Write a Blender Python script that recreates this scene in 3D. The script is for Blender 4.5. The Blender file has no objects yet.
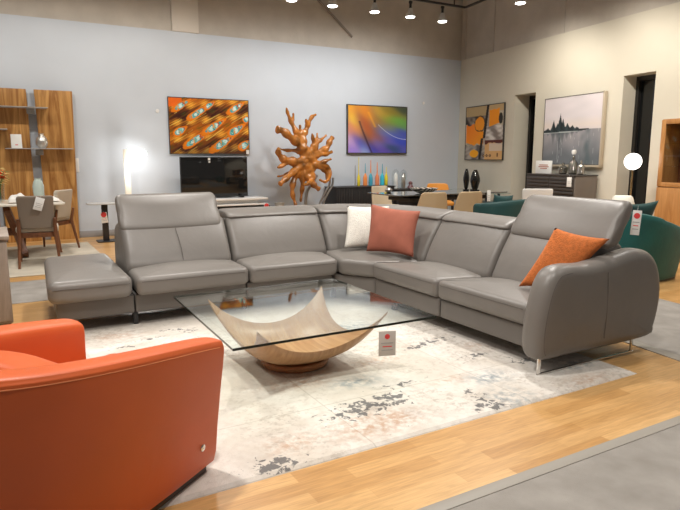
import bpy, bmesh, math, random
import numpy as np
from mathutils import Vector, Matrix
random.seed(7)
rng = np.random.RandomState(3)
COL = bpy.context.scene.collection
PI = math.pi
def R(a): return math.radians(a)

# ------------------------------------------------------------------ materials
MATS = {}
def newmat(name):
    m = bpy.data.materials.new(name); m.use_nodes = True
    return m, m.node_tree.nodes, m.node_tree.links, m.node_tree.nodes['Principled BSDF']
def mat(name, color, rough=.5, metal=0., bump=0., bscale=60., var=0., vscale=4., sheen=0., spec=.5, coat=0.):
    if name in MATS: return MATS[name]
    m, N, L, B = newmat(name)
    c = (*color, 1)
    B.inputs['Base Color'].default_value = c
    B.inputs['Roughness'].default_value = rough
    B.inputs['Metallic'].default_value = metal
    B.inputs['Specular IOR Level'].default_value = spec
    if sheen: B.inputs['Sheen Weight'].default_value = sheen
    if coat: B.inputs['Coat Weight'].default_value = coat
    tc = N.new('ShaderNodeTexCoord')
    if var:
        n = N.new('ShaderNodeTexNoise'); n.inputs['Scale'].default_value = vscale; n.inputs['Detail'].default_value = 4
        L.new(tc.outputs['Object'], n.inputs['Vector'])
        r = N.new('ShaderNodeValToRGB')
        r.color_ramp.elements[0].position = .3; r.color_ramp.elements[1].position = .7
        r.color_ramp.elements[0].color = tuple(max(0, x*(1-var)) for x in color) + (1,)
        r.color_ramp.elements[1].color = tuple(min(1, x*(1+var)) for x in color) + (1,)
        L.new(n.outputs['Fac'], r.inputs['Fac']); L.new(r.outputs['Color'], B.inputs['Base Color'])
    if bump:
        n = N.new('ShaderNodeTexNoise'); n.inputs['Scale'].default_value = bscale; n.inputs['Detail'].default_value = 5
        L.new(tc.outputs['Object'], n.inputs['Vector'])
        b = N.new('ShaderNodeBump'); b.inputs['Strength'].default_value = bump; b.inputs['Distance'].default_value = .01
        L.new(n.outputs['Fac'], b.inputs['Height']); L.new(b.outputs['Normal'], B.inputs['Normal'])
    MATS[name] = m
    return m
def leather(name, color, rough=.42, wr=.35):
    m, N, L, B = newmat(name)
    tc = N.new('ShaderNodeTexCoord')
    n0 = N.new('ShaderNodeTexNoise'); n0.inputs['Scale'].default_value = 3.; n0.inputs['Detail'].default_value = 3
    L.new(tc.outputs['Object'], n0.inputs['Vector'])
    r = N.new('ShaderNodeValToRGB')
    r.color_ramp.elements[0].position = .3; r.color_ramp.elements[1].position = .7
    r.color_ramp.elements[0].color = tuple(x*.94 for x in color) + (1,)
    r.color_ramp.elements[1].color = tuple(x*1.05 for x in color) + (1,)
    L.new(n0.outputs['Fac'], r.inputs['Fac']); L.new(r.outputs['Color'], B.inputs['Base Color'])
    B.inputs['Roughness'].default_value = rough
    n1 = N.new('ShaderNodeTexVoronoi'); n1.inputs['Scale'].default_value = 420.
    n2 = N.new('ShaderNodeTexNoise'); n2.inputs['Scale'].default_value = 6.; n2.inputs['Detail'].default_value = 2; n2.inputs['Distortion'].default_value = 1.2
    L.new(tc.outputs['Object'], n1.inputs['Vector']); L.new(tc.outputs['Object'], n2.inputs['Vector'])
    b1 = N.new('ShaderNodeBump'); b1.inputs['Strength'].default_value = .12; b1.inputs['Distance'].default_value = .001
    b2 = N.new('ShaderNodeBump'); b2.inputs['Strength'].default_value = wr; b2.inputs['Distance'].default_value = .02
    L.new(n1.outputs['Distance'], b1.inputs['Height']); L.new(n2.outputs['Fac'], b2.inputs['Height'])
    L.new(b2.outputs['Normal'], b1.inputs['Normal']); L.new(b1.outputs['Normal'], B.inputs['Normal'])
    MATS[name] = m
    return m
def wood(name, c0, c1, scale=(1, 1, 12), rough=.4, nscale=2.5, dist=2., bands=0.):
    m, N, L, B = newmat(name)
    tc = N.new('ShaderNodeTexCoord'); mp = N.new('ShaderNodeMapping')
    mp.inputs['Scale'].default_value = scale
    L.new(tc.outputs['Object'], mp.inputs['Vector'])
    n = N.new('ShaderNodeTexNoise'); n.inputs['Scale'].default_value = nscale; n.inputs['Detail'].default_value = 6
    n.inputs['Distortion'].default_value = dist; n.inputs['Roughness'].default_value = .6
    L.new(mp.outputs['Vector'], n.inputs['Vector'])
    r = N.new('ShaderNodeValToRGB')
    r.color_ramp.elements[0].position = .32; r.color_ramp.elements[1].position = .68
    r.color_ramp.elements[0].color = (*c0, 1); r.color_ramp.elements[1].color = (*c1, 1)
    L.new(n.outputs['Fac'], r.inputs['Fac']); L.new(r.outputs['Color'], B.inputs['Base Color'])
    B.inputs['Roughness'].default_value = rough
    MATS[name] = m
    return m
def emit(name, color, strength):
    m, N, L, B = newmat(name)
    B.inputs['Base Color'].default_value = (*color, 1)
    B.inputs['Emission Color'].default_value = (*color, 1)
    B.inputs['Emission Strength'].default_value = strength
    MATS[name] = m
    return m
def glassmat(name, tint=(.9, .96, .93), ior=1.5, rough=0.):
    m, N, L, B = newmat(name)
    N.remove(B); out = N['Material Output']
    t = N.new('ShaderNodeBsdfTransparent'); t.inputs['Color'].default_value = (*tint, 1)
    g = N.new('ShaderNodeBsdfGlossy'); g.inputs['Roughness'].default_value = rough; g.inputs['Color'].default_value = (1, 1, 1, 1)
    f = N.new('ShaderNodeFresnel'); ge = N.new('ShaderNodeNewGeometry'); mm = N.new('ShaderNodeMix')
    mm.inputs[2].default_value = ior; mm.inputs[3].default_value = 1/ior; L.new(ge.outputs['Backfacing'], mm.inputs[0]); L.new(mm.outputs[0], f.inputs['IOR'])
    x = N.new('ShaderNodeMixShader')
    L.new(f.outputs[0], x.inputs[0]); L.new(t.outputs[0], x.inputs[1]); L.new(g.outputs[0], x.inputs[2]); L.new(x.outputs[0], out.inputs['Surface'])
    MATS[name] = m
    return m
def attrmat(name, rough=.5, coat=0., bump=0.):
    m, N, L, B = newmat(name)
    a = N.new('ShaderNodeAttribute'); a.attribute_name = 'art'
    L.new(a.outputs['Color'], B.inputs['Base Color']); B.inputs['Roughness'].default_value = rough
    B.inputs['Coat Weight'].default_value = coat
    MATS[name] = m
    return m

# ------------------------------------------------------------------ object helpers
def tag(o, label, cat, group=None, kind=None):
    o['label'] = label; o['category'] = cat
    if group: o['group'] = group
    if kind: o['kind'] = kind
    return o
def thing(name, label, cat, loc=(0, 0, 0), rz=0., group=None):
    o = bpy.data.objects.new(name, None); COL.objects.link(o)
    o.location = loc; o.rotation_euler = (0, 0, rz); o.empty_display_size = .1
    return tag(o, label, cat, group)
def copy_tree(o, loc, rz=None, label=None, parent=None):
    c = o.copy(); COL.objects.link(c)
    if parent is None:
        c.location = loc
        if rz is not None: c.rotation_euler = (0, 0, rz)
        if label: c['label'] = label
    else: c.parent = parent
    for ch in list(o.children): copy_tree(ch, None, None, None, c)
    return c

class MB:
    """collects shapes; build() links them as ONE mesh object, in the parent's own frame"""
    def __init__(s): s.v = []; s.f = []; s.mi = []
    def add(s, v, f, mi=0):
        o = len(s.v); s.v += [tuple(p) for p in v]; s.f += [tuple(i+o for i in q) for q in f]; s.mi += [mi]*len(f); return s
    def box(s, x0, x1, y0, y1, z0, z1, bev=.004, xf=None, mi=0, seg=2):
        bm = bmesh.new(); bmesh.ops.create_cube(bm, size=1)
        for v in bm.verts:
            v.co = Vector(((x0+x1)/2+v.co.x*(x1-x0), (y0+y1)/2+v.co.y*(y1-y0), (z0+z1)/2+v.co.z*(z1-z0)))
        bev = min(bev, .45*min(abs(x1-x0), abs(y1-y0), abs(z1-z0)))
        if bev > 0: bmesh.ops.bevel(bm, geom=bm.edges[:]+bm.verts[:], offset=bev, segments=seg, profile=.5, affect='EDGES')
        bm.verts.index_update()
        v = [Vector(q.co) for q in bm.verts]
        if xf: v = [xf(q) for q in v]
        f = [[q.index for q in p.verts] for p in bm.faces]; bm.free()
        return s.add(v, f, mi)
    def tube(s, pts, rad, n=10, cap=True, mi=0, flat=1.):
        pts = [Vector(p) for p in pts]
        if not hasattr(rad, '__len__'): rad = [rad]*len(pts)
        V = []; F = []
        up = None
        for i, p in enumerate(pts):
            d = (pts[min(i+1, len(pts)-1)]-pts[max(i-1, 0)]).normalized()
            if up is None: up = Vector((0, 0, 1)) if abs(d.z) < .9 else Vector((1, 0, 0))
            a = d.cross(up).normalized(); b = a.cross(d).normalized(); up = b
            for k in range(n):
                t = 2*PI*k/n; V.append(p+a*math.cos(t)*rad[i]+b*math.sin(t)*rad[i]*flat)
        for i in range(len(pts)-1):
            for k in range(n): F.append((i*n+k, i*n+(k+1) % n, (i+1)*n+(k+1) % n, (i+1)*n+k))
        if cap: F.append(tuple(range(n))[::-1]); F.append(tuple((len(pts)-1)*n+k for k in range(n)))
        return s.add(V, F, mi)
    def lathe(s, prof, c=(0, 0, 0), n=28, mi=0, sx=1., sy=1.):
        V = []; F = []
        for r, z in prof:
            for k in range(n):
                t = 2*PI*k/n; V.append((c[0]+r*sx*math.cos(t), c[1]+r*sy*math.sin(t), c[2]+z))
        for i in range(len(prof)-1):
            for k in range(n): F.append((i*n+k, i*n+(k+1) % n, (i+1)*n+(k+1) % n, (i+1)*n+k))
        F.append(tuple(range(n))[::-1]); F.append(tuple((len(prof)-1)*n+k for k in range(n)))
        return s.add(V, F, mi)
    def form(s, outline, z0, z1, r=.03, puff=0., n=5, puffb=0., xf=None, shear=None):
        """a soft slab: closed 2D outline, raised from z0 to z1 with rounded edges and a puffed top"""
        P = [Vector((a, b)) for a, b in outline]; m = len(P)
        area = sum(P[i].x*P[(i+1) % m].y-P[(i+1) % m].x*P[i].y for i in range(m))
        if area < 0: P = P[::-1]
        Nn = []
        for i in range(m):
            t = (P[(i+1) % m]-P[i-1]).normalized(); Nn.append(Vector((-t.y, t.x)))
        cen = sum(P, Vector((0, 0)))/m
        rings = []
        r = min(r, (z1-z0)*.499)
        for k in (.0001, .35, .65, .85): rings.append(([cen+(q+Nn[i]*r-cen)*k for i, q in enumerate(P)], z0-puffb*(1-k*k)))
        for j in range(n+1):
            t = j/n*PI/2; ins = r*(1-math.sin(t)); rings.append(([q+Nn[i]*ins for i, q in enumerate(P)], z0+r*(1-math.cos(t))))
        for k in (.33, .66): rings.append((P, z0+r+(z1-z0-2*r)*k))
        for j in range(n+1):
            t = j/n*PI/2; ins = r*(1-math.cos(t)); rings.append(([q+Nn[i]*ins for i, q in enumerate(P)], z1-r*(1-math.sin(t))))
        for k in (.93, .85, .72, .55, .35, .0001): rings.append(([cen+(q+Nn[i]*r-cen)*k for i, q in enumerate(P)], z1+puff*(1-k*k)))
        V = []; F = []
        for ring, z in rings:
            for q in ring:
                p = Vector((q.x, q.y, z)); V.append(xf(p) if xf else p)
        for i in range(len(rings)-1):
            for k in range(m): F.append((i*m+k, i*m+(k+1) % m, (i+1)*m+(k+1) % m, (i+1)*m+k))
        return s.add(V, F)
    def sweep(s, path, prof, rend=.04, puff=0., nend=5, closed_ends=True):
        """path: dense [(x, y, nx, ny)], prof(u) -> closed loop [(n, z)]; ends are rounded"""
        L = [0.]
        for a, b in zip(path, path[1:]): L.append(L[-1]+math.hypot(b[0]-a[0], b[1]-a[1]))
        T = L[-1]
        def at(d):
            d = min(max(d, 0), T)
            for i in range(len(L)-1):
                if d <= L[i+1]+1e-9:
                    k = (d-L[i])/max(1e-9, L[i+1]-L[i]); return [path[i][j]*(1-k)+path[i+1][j]*k for j in range(4)]
            return path[-1]
        ds = [rend*(1-math.cos(j/nend*PI/2)) for j in range(nend)]
        st = ds+[rend+(T-2*rend)*i/max(2, int(T/.05)) for i in range(max(2, int(T/.05))+1)]+[T-d for d in ds[::-1]]
        V = []; F = []; m = None
        for d in st:
            x, y, nx, ny = at(d); pr = prof(d/T); m = len(pr)
            cn = sum(p[0] for p in pr)/m; cz = sum(p[1] for p in pr)/m
            e = min(d, T-d)
            ins = rend-math.sqrt(max(0, rend**2-(rend-e)**2)) if e < rend else 0.
            w = puff*(1-(2*d/T-1)**2)
            for n_, z_ in pr:
                dn, dz = n_-cn, z_-cz; l = math.hypot(dn, dz)+1e-9; k = max(.02, (l-ins)/l)
                n2 = cn+dn*k-(w if n_ < cn else 0); V.append((x+nx*n2, y+ny*n2, cz+dz*k))
        S = len(st)
        for i in range(S-1):
            for k in range(m): F.append((i*m+k, i*m+(k+1) % m, (i+1)*m+(k+1) % m, (i+1)*m+k))
        F.append(tuple(range(m))[::-1]); F.append(tuple((S-1)*m+k for k in range(m)))
        return s.add(V, F)
    def build(s, name, material, parent=None, origin=None, smooth=True, auto=40):
        """vertices are in the parent's frame; with origin, they are world points and the object sits at origin"""
        me = bpy.data.meshes.new(name)
        o0 = Vector(origin) if origin else Vector((0, 0, 0))
        me.from_pydata([tuple(Vector(p)-o0) for p in s.v], [], s.f); me.update()
        ms = material if isinstance(material, (list, tuple)) else [material]
        for m_ in ms: me.materials.append(m_)
        if len(ms) > 1: me.polygons.foreach_set('material_index', s.mi)
        bm = bmesh.new(); bm.from_mesh(me); bmesh.ops.recalc_face_normals(bm, faces=bm.faces[:])
        if smooth:
            for f in bm.faces: f.smooth = True
            for e in bm.edges:
                if len(e.link_faces) == 2 and e.calc_face_angle(0) > R(auto): e.smooth = False
        bm.to_mesh(me); bm.free()
        o = bpy.data.objects.new(name, me); COL.objects.link(o)
        if parent is not None:
            o.parent = parent
            if origin: o.location = (0, 0, 0)
        elif origin: o.location = origin
        return o
def shift(origin, rz=0.):
    """world -> local converter for a thing placed at origin"""
    M = (Matrix.Translation(Vector(origin)) @ Matrix.Rotation(rz, 4, 'Z')).inverted()
    return lambda p: M @ Vector(p)
def part(name, mb, material, parent, auto=40):      # mb holds WORLD coordinates, parent not rotated
    return mb.build(name, material, parent, origin=parent_world(parent), auto=auto)
def parent_world(o):
    v = Vector(o.location); p = o.parent
    while p: v += Vector(p.location); p = p.parent
    return tuple(v)
def rrect(x0, x1, y0, y1, r=.04, n=5, m=8):
    P = []
    for cx, cy, a0 in ((x1-r, y0+r, -90), (x1-r, y1-r, 0), (x0+r, y1-r, 90), (x0+r, y0+r, 180)):
        for j in range(n+1):
            a = R(a0+90*j/n); P.append((cx+r*math.cos(a), cy+r*math.sin(a)))
    return dens(P, m=.06)
def dens(P, m=.06):
    Q = []
    for i in range(len(P)):
        a, b = P[i], P[(i+1) % len(P)]; l = math.hypot(b[0]-a[0], b[1]-a[1]); k = max(1, int(l/m))
        for j in range(k): Q.append((a[0]+(b[0]-a[0])*j/k, a[1]+(b[1]-a[1])*j/k))
    return Q
def rpoly(P, r=.04, n=4):
    """round the corners of a convex polygon"""
    m = len(P); Q = []
    for i in range(m):
        p = Vector(P[i]); a = (Vector(P[i-1])-p); b = (Vector(P[(i+1) % m])-p)
        k = min(r, a.length*.45, b.length*.45); A = p+a.normalized()*k; B_ = p+b.normalized()*k
        for j in range(n+1):
            t = j/n; q = A*(1-t)**2+p*2*t*(1-t)+B_*t*t; Q.append((q.x, q.y))
    return dens(Q)
def catmull(P, n=8, closed=False):
    P = [Vector(p) for p in P]; out = []; m = len(P)
    for i in range(m if closed else m-1):
        if closed: a, b, c, d = P[i-1], P[i], P[(i+1) % m], P[(i+2) % m]
        else: a, b, c, d = P[max(i-1, 0)], P[i], P[i+1], P[min(i+2, m-1)]
        for j in range(n):
            t = j/n
            out.append(.5*((2*b)+(c-a)*t+(2*a-5*b+4*c-d)*t*t+(3*b-a-3*c+d)*t**3))
    if not closed: out.append(P[-1])
    return out

# ------------------------------------------------------------------ materials used
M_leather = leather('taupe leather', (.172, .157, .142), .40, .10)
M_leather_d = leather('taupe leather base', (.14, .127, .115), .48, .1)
M_orange = leather('orange leather', (.64, .115, .022), .44, .06)
M_seam = mat('seam thread', (.10, .088, .078), .7)
M_seam_o = mat('orange thread', (.78, .25, .09), .6)
M_chrome = mat('chrome', (.75, .73, .70), .15, 1.)
M_black = mat('black metal', (.02, .02, .022), .4)
M_white = mat('white paint', (.8, .8, .79), .45)
M_paper = mat('tag paper', (.82, .82, .80), .6)
M_red = mat('tag red', (.75, .06, .06), .5)
M_grey = mat('tag print grey', (.4, .4, .4), .6)
M_wallb = mat('wall paint blue grey', (.57, .625, .695), .8, var=.02, vscale=2)
M_wallr = mat('wall paint beige', (.66, .63, .54), .8, var=.02, vscale=2)
M_upper = mat('upper wall concrete', (.56, .52, .465), .9, bump=.4, bscale=30, var=.07, vscale=3)
M_upper2 = mat('pilaster paint', (.66, .62, .56), .9, bump=.2, bscale=30)
M_ceil = mat('ceiling', (.3, .29, .27), .9)
M_teal = mat('teal velvet', (.003, .105, .098), .6, bump=.15, bscale=40, var=.18, vscale=5, sheen=.12)
M_teal2 = mat('dark teal velvet', (.003, .045, .045), .6, sheen=.08)
M_walnut = wood('walnut', (.10, .035, .015), (.22, .085, .035), (1, 1, .2), .4, 9)
M_slab = wood('acacia slab', (.27, .105, .02), (.62, .34, .11), (2.6, 2.6, .22), .38, 2.6, 2.5)
M_bowl = wood('oak veneer', (.36, .19, .085), (.50, .30, .15), (16, 1.2, 3.), .36, 2.2, .8)
M_cabw = wood('honey oak', (.38, .17, .05), (.52, .26, .09), (6, 6, .5), .35, 2.)
M_ash = wood('greige wood', (.24, .19, .15), (.36, .30, .25), (4, 4, .4), .5, 3.)
M_dark = mat('black stained oak', (.02, .02, .022), .5)
M_espresso = mat('espresso wood', (.055, .048, .044), .45)
M_dkbrown = mat('plinth wood', (.035, .022, .015), .45)
M_greige = mat('greige fabric', (.25, .205, .165), .8, bump=.3, bscale=300)
M_lgreige = mat('pale fabric', (.50, .44, .36), .8, bump=.3, bscale=300)
M_tan = mat('tan leather', (.50, .36, .21), .5)
M_ochre = mat('ochre leather', (.68, .28, .04), .45)
M_cream = mat('cream marble', (.78, .74, .66), .25, var=.06, vscale=8)
M_silver = mat('hammered silver', (.68, .66, .62), .28, .9, bump=.8, bscale=45)
M_tglass = glassmat('table glass', (.95, .98, .96), 1.30)
M_tedge = mat('glass edge', (.006, .014, .012), .2)
M_cglass = glassmat('clear glass', (.93, .95, .95), 1.45)
M_wglass = mat('dark window glass', (.008, .009, .010), .06, spec=.5)
M_root = mat('lacquered teak root', (.36, .135, .024), .22, bump=1., bscale=9, var=.62, vscale=6, coat=.4)

# floor boards: strips running along X
def floor_wood():
    m, N, L, B = newmat('oak strip floor')
    tc = N.new('ShaderNodeTexCoord')
    br = N.new('ShaderNodeTexBrick'); br.offset = .37; br.offset_frequency = 2; br.squash = 1
    br.inputs['Scale'].default_value = 1.; br.inputs['Brick Width'].default_value = .62; br.inputs['Row Height'].default_value = .088
    br.inputs['Mortar Size'].default_value = .0011; br.inputs['Mortar Smooth'].default_value = .1
    br.inputs['Color1'].default_value = (0, 0, 0, 1); br.inputs['Color2'].default_value = (1, 1, 1, 1); br.inputs['Mortar'].default_value = (.3, .3, .3, 1)
    br.inputs['Bias'].default_value = 0
    L.new(tc.outputs['Object'], br.inputs['Vector'])
    r = N.new('ShaderNodeValToRGB'); E = r.color_ramp.elements
    E[0].color = (.50, .275, .095, 1); E[1].color = (.67, .415, .175, 1)
    e = E.new(.5); e.color = (.60, .355, .14, 1)
    L.new(br.outputs['Color'], r.inputs['Fac'])
    mp = N.new('ShaderNodeMapping'); mp.inputs['Scale'].default_value = (2.2, 26, 1); L.new(tc.outputs['Object'], mp.inputs['Vector'])
    n = N.new('ShaderNodeTexNoise'); n.inputs['Scale'].default_value = 2.5; n.inputs['Detail'].default_value = 6; n.inputs['Distortion'].default_value = 1.
    L.new(mp.outputs['Vector'], n.inputs['Vector'])
    r2 = N.new('ShaderNodeValToRGB'); r2.color_ramp.elements[0].color = (.80, .76, .70, 1); r2.color_ramp.elements[1].color = (1.08, 1.06, 1.04, 1)
    r2.color_ramp.elements[0].position = .3; r2.color_ramp.elements[1].position = .7
    L.new(n.outputs['Fac'], r2.inputs['Fac'])
    mx = N.new('ShaderNodeMix'); mx.data_type = 'RGBA'; mx.blend_type = 'MULTIPLY'; mx.inputs[0].default_value = 1.
    L.new(r.outputs['Color'], mx.inputs[6]); L.new(r2.outputs['Color'], mx.inputs[7]); L.new(mx.outputs[2], B.inputs['Base Color'])
    B.inputs['Roughness'].default_value = .34
    return m
M_floor = floor_wood()
def carpet_tile():
    m, N, L, B = newmat('grey floor tile')
    tc = N.new('ShaderNodeTexCoord'); n = N.new('ShaderNodeTexNoise'); n.inputs['Scale'].default_value = 5; n.inputs['Detail'].default_value = 8
    L.new(tc.outputs['Object'], n.inputs['Vector'])
    r = N.new('ShaderNodeValToRGB'); r.color_ramp.elements[0].color = (.235, .215, .19, 1); r.color_ramp.elements[1].color = (.33, .305, .275, 1)
    r.color_ramp.elements[0].position = .3; r.color_ramp.elements[1].position = .7
    L.new(n.outputs['Fac'], r.inputs['Fac']); L.new(r.outputs['Color'], B.inputs['Base Color'])
    n2 = N.new('ShaderNodeTexNoise'); n2.inputs['Scale'].default_value = 220; L.new(tc.outputs['Object'], n2.inputs['Vector'])
    b = N.new('ShaderNodeBump'); b.inputs['Strength'].default_value = .4; b.inputs['Distance'].default_value = .004
    L.new(n2.outputs['Fac'], b.inputs['Height']); L.new(b.outputs['Normal'], B.inputs['Normal'])
    B.inputs['Roughness'].default_value = .85
    return m
M_tile = carpet_tile()
M_strip = mat('metal floor strip', (.30, .275, .235), .5)

# ------------------------------------------------------------------ the room
YB = 10.95; WZ = 3.515; CZ = 5.6
G = Vector((9.45, YB)); AN = R(8.6)
DD = Vector((math.sin(AN), math.cos(AN))); NR = Vector((DD.y, -DD.x))
def W(t, off, z):           # right-wall frame: t along the wall from the corner towards the camera, off into the room
    p = G-DD*t-NR*off; return Vector((p.x, p.y, z))
def WX(p): return W(p[0], p[1], p[2])
def struct(name, mb, m, auto=40):
    o = mb.build(name, m, auto=auto); o['kind'] = 'structure'; return o
struct('floor', MB().box(-6, 13, -3, 12.5, -.1, 0, 0), M_floor)
struct('floor_front_aisle', MB().box(-6, 13, -3, 1.65, -.005, .004, 0), M_tile)
struct('trim_1', MB().box(-6, 13, 1.64, 1.70, -.005, .007, .002), M_strip)
# aisle behind the sofa
struct('floor_back_aisle', MB().box(-6, 3.9, 6.22, 7.33, -.005, .004, 0), M_tile)
# aisle to the right of the sofa, parallel to the beige wall
def aisle(t):
    pass
mb = MB()
A = [(4.05, 2.65), (3.95, -3), (5.75, -3), (5.42, 3.25), (5.3, 5.2), (5.2, 7.33), (3.9, 7.33)]
A = [(3.99, 2.65), (3.90, 1.6), (5.20, 1.6), (5.46, 3.28), (5.66, 4.7), (5.9, 7.33), (3.9, 7.33), (4.55, 6.22)]
mb.add([(x, y, .0035) for x, y in A]+[(x, y, -.005) for x, y in A], [tuple(range(8)), tuple(range(8, 16))[::-1]]+[(i, (i+1) % 8, 8+(i+1) % 8, 8+i) for i in range(8)])
struct('floor_right_aisle', mb, M_tile)
mb = MB()
q = [(3.82, 1.7), (3.90, 1.7), (4.05, 2.75), (4.6, 6.22), (4.52, 6.22), (3.95, 2.75)]
mb.add([(x, y, .006) for x, y in q]+[(x, y, -.005) for x, y in q], [tuple(range(6)), tuple(range(6, 12))[::-1]]+[(i, (i+1) % 6, 6+(i+1) % 6, 6+i) for i in range(6)])
struct('trim_2', mb, M_strip)
struct('wall_back', MB().box(-6, 9.9, YB, YB+.25, 0, WZ, 0), M_wallb)
struct('wall_back_upper', MB().box(-6, 9.9, YB+.03, YB+.25, WZ, CZ, 0), M_upper)
struct('trim_3', MB().box(2.89, 3.36, YB-.06, YB+.05, WZ, CZ, .005), M_upper2)
struct('ceiling', MB().box(-6, 13, -3, 12.5, CZ, CZ+.1, 0), M_ceil)
struct('baseboard_back', MB().box(-6, 9.36, YB-.015, YB+.01, 0, .11, .003), mat('grey skirting', (.33, .33, .34), .6))
# beige wall with two tall window niches
mb = MB()
N1 = (2.02, 2.65, 2.565); N2 = (4.74, 5.34, 2.61); TH = .62
mb.box(-.3, N1[0], 0, -TH, 0, WZ, 0, WX); mb.box(N1[0], N1[1], 0, -TH, N1[2], WZ, 0, WX)
mb.box(N1[1], N2[0], 0, -TH, 0, WZ, 0, WX); mb.box(N2[0], N2[1], 0, -TH, N2[2], WZ, 0, WX)
mb.box(N2[1], 9.5, 0, -TH, 0, WZ, 0, WX)
struct('wall_right', mb, M_wallr)
mb = MB()
for a, b in ((-.3, 1.2), (1.2, 3.3), (3.3, 9.5)): mb.box(a+.006, b-.006, -.03, -TH, WZ, CZ, .004, WX)
mb.box(.0, .16, .0, -.1, WZ, CZ, .004, WX)
struct('wall_right_upper', mb, M_upper)
for k, (n_, dep) in enumerate(((N1, .36), (N2, .27))):
    t0, t1, zt = n_
    mb = MB().box(t0, t1, -dep-.05, -dep-.08, 0, zt, 0, WX)
    w = struct('window_%d' % (k+1), mb, M_wglass)
    fr = MB()
    fr.box(t0, t0+.06, -dep, -dep-.1, 0, zt, .004, WX); fr.box(t1-.09, t1, -dep, -dep-.1, 0, zt, .004, WX)
    fr.box(t0, t1, -dep, -dep-.1, zt-.07, zt, .004, WX); fr.box(t0, t1, -dep, -dep-.1, 0, .06, .004, WX)
    o = fr.build('window_frame', mat('black window frame', (.018, .017, .016), .4), w)
# ceiling conduit on the upper wall
tag(MB().tube([(6.55, YB-.01, 3.76), (5.60, YB-.01, 4.52)], .022).build('conduit', mat('painted pipe', (.27, .24, .21), .7)), 'thin grey conduit pipe running diagonally over the upper wall', 'pipe')
tag(MB().tube([(7.52, YB-2, 4.5), (7.52, YB-2, 4.06)], .012).build('suspension_rod', M_black), 'black rod holding the track where its two runs meet', 'rod')

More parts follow.
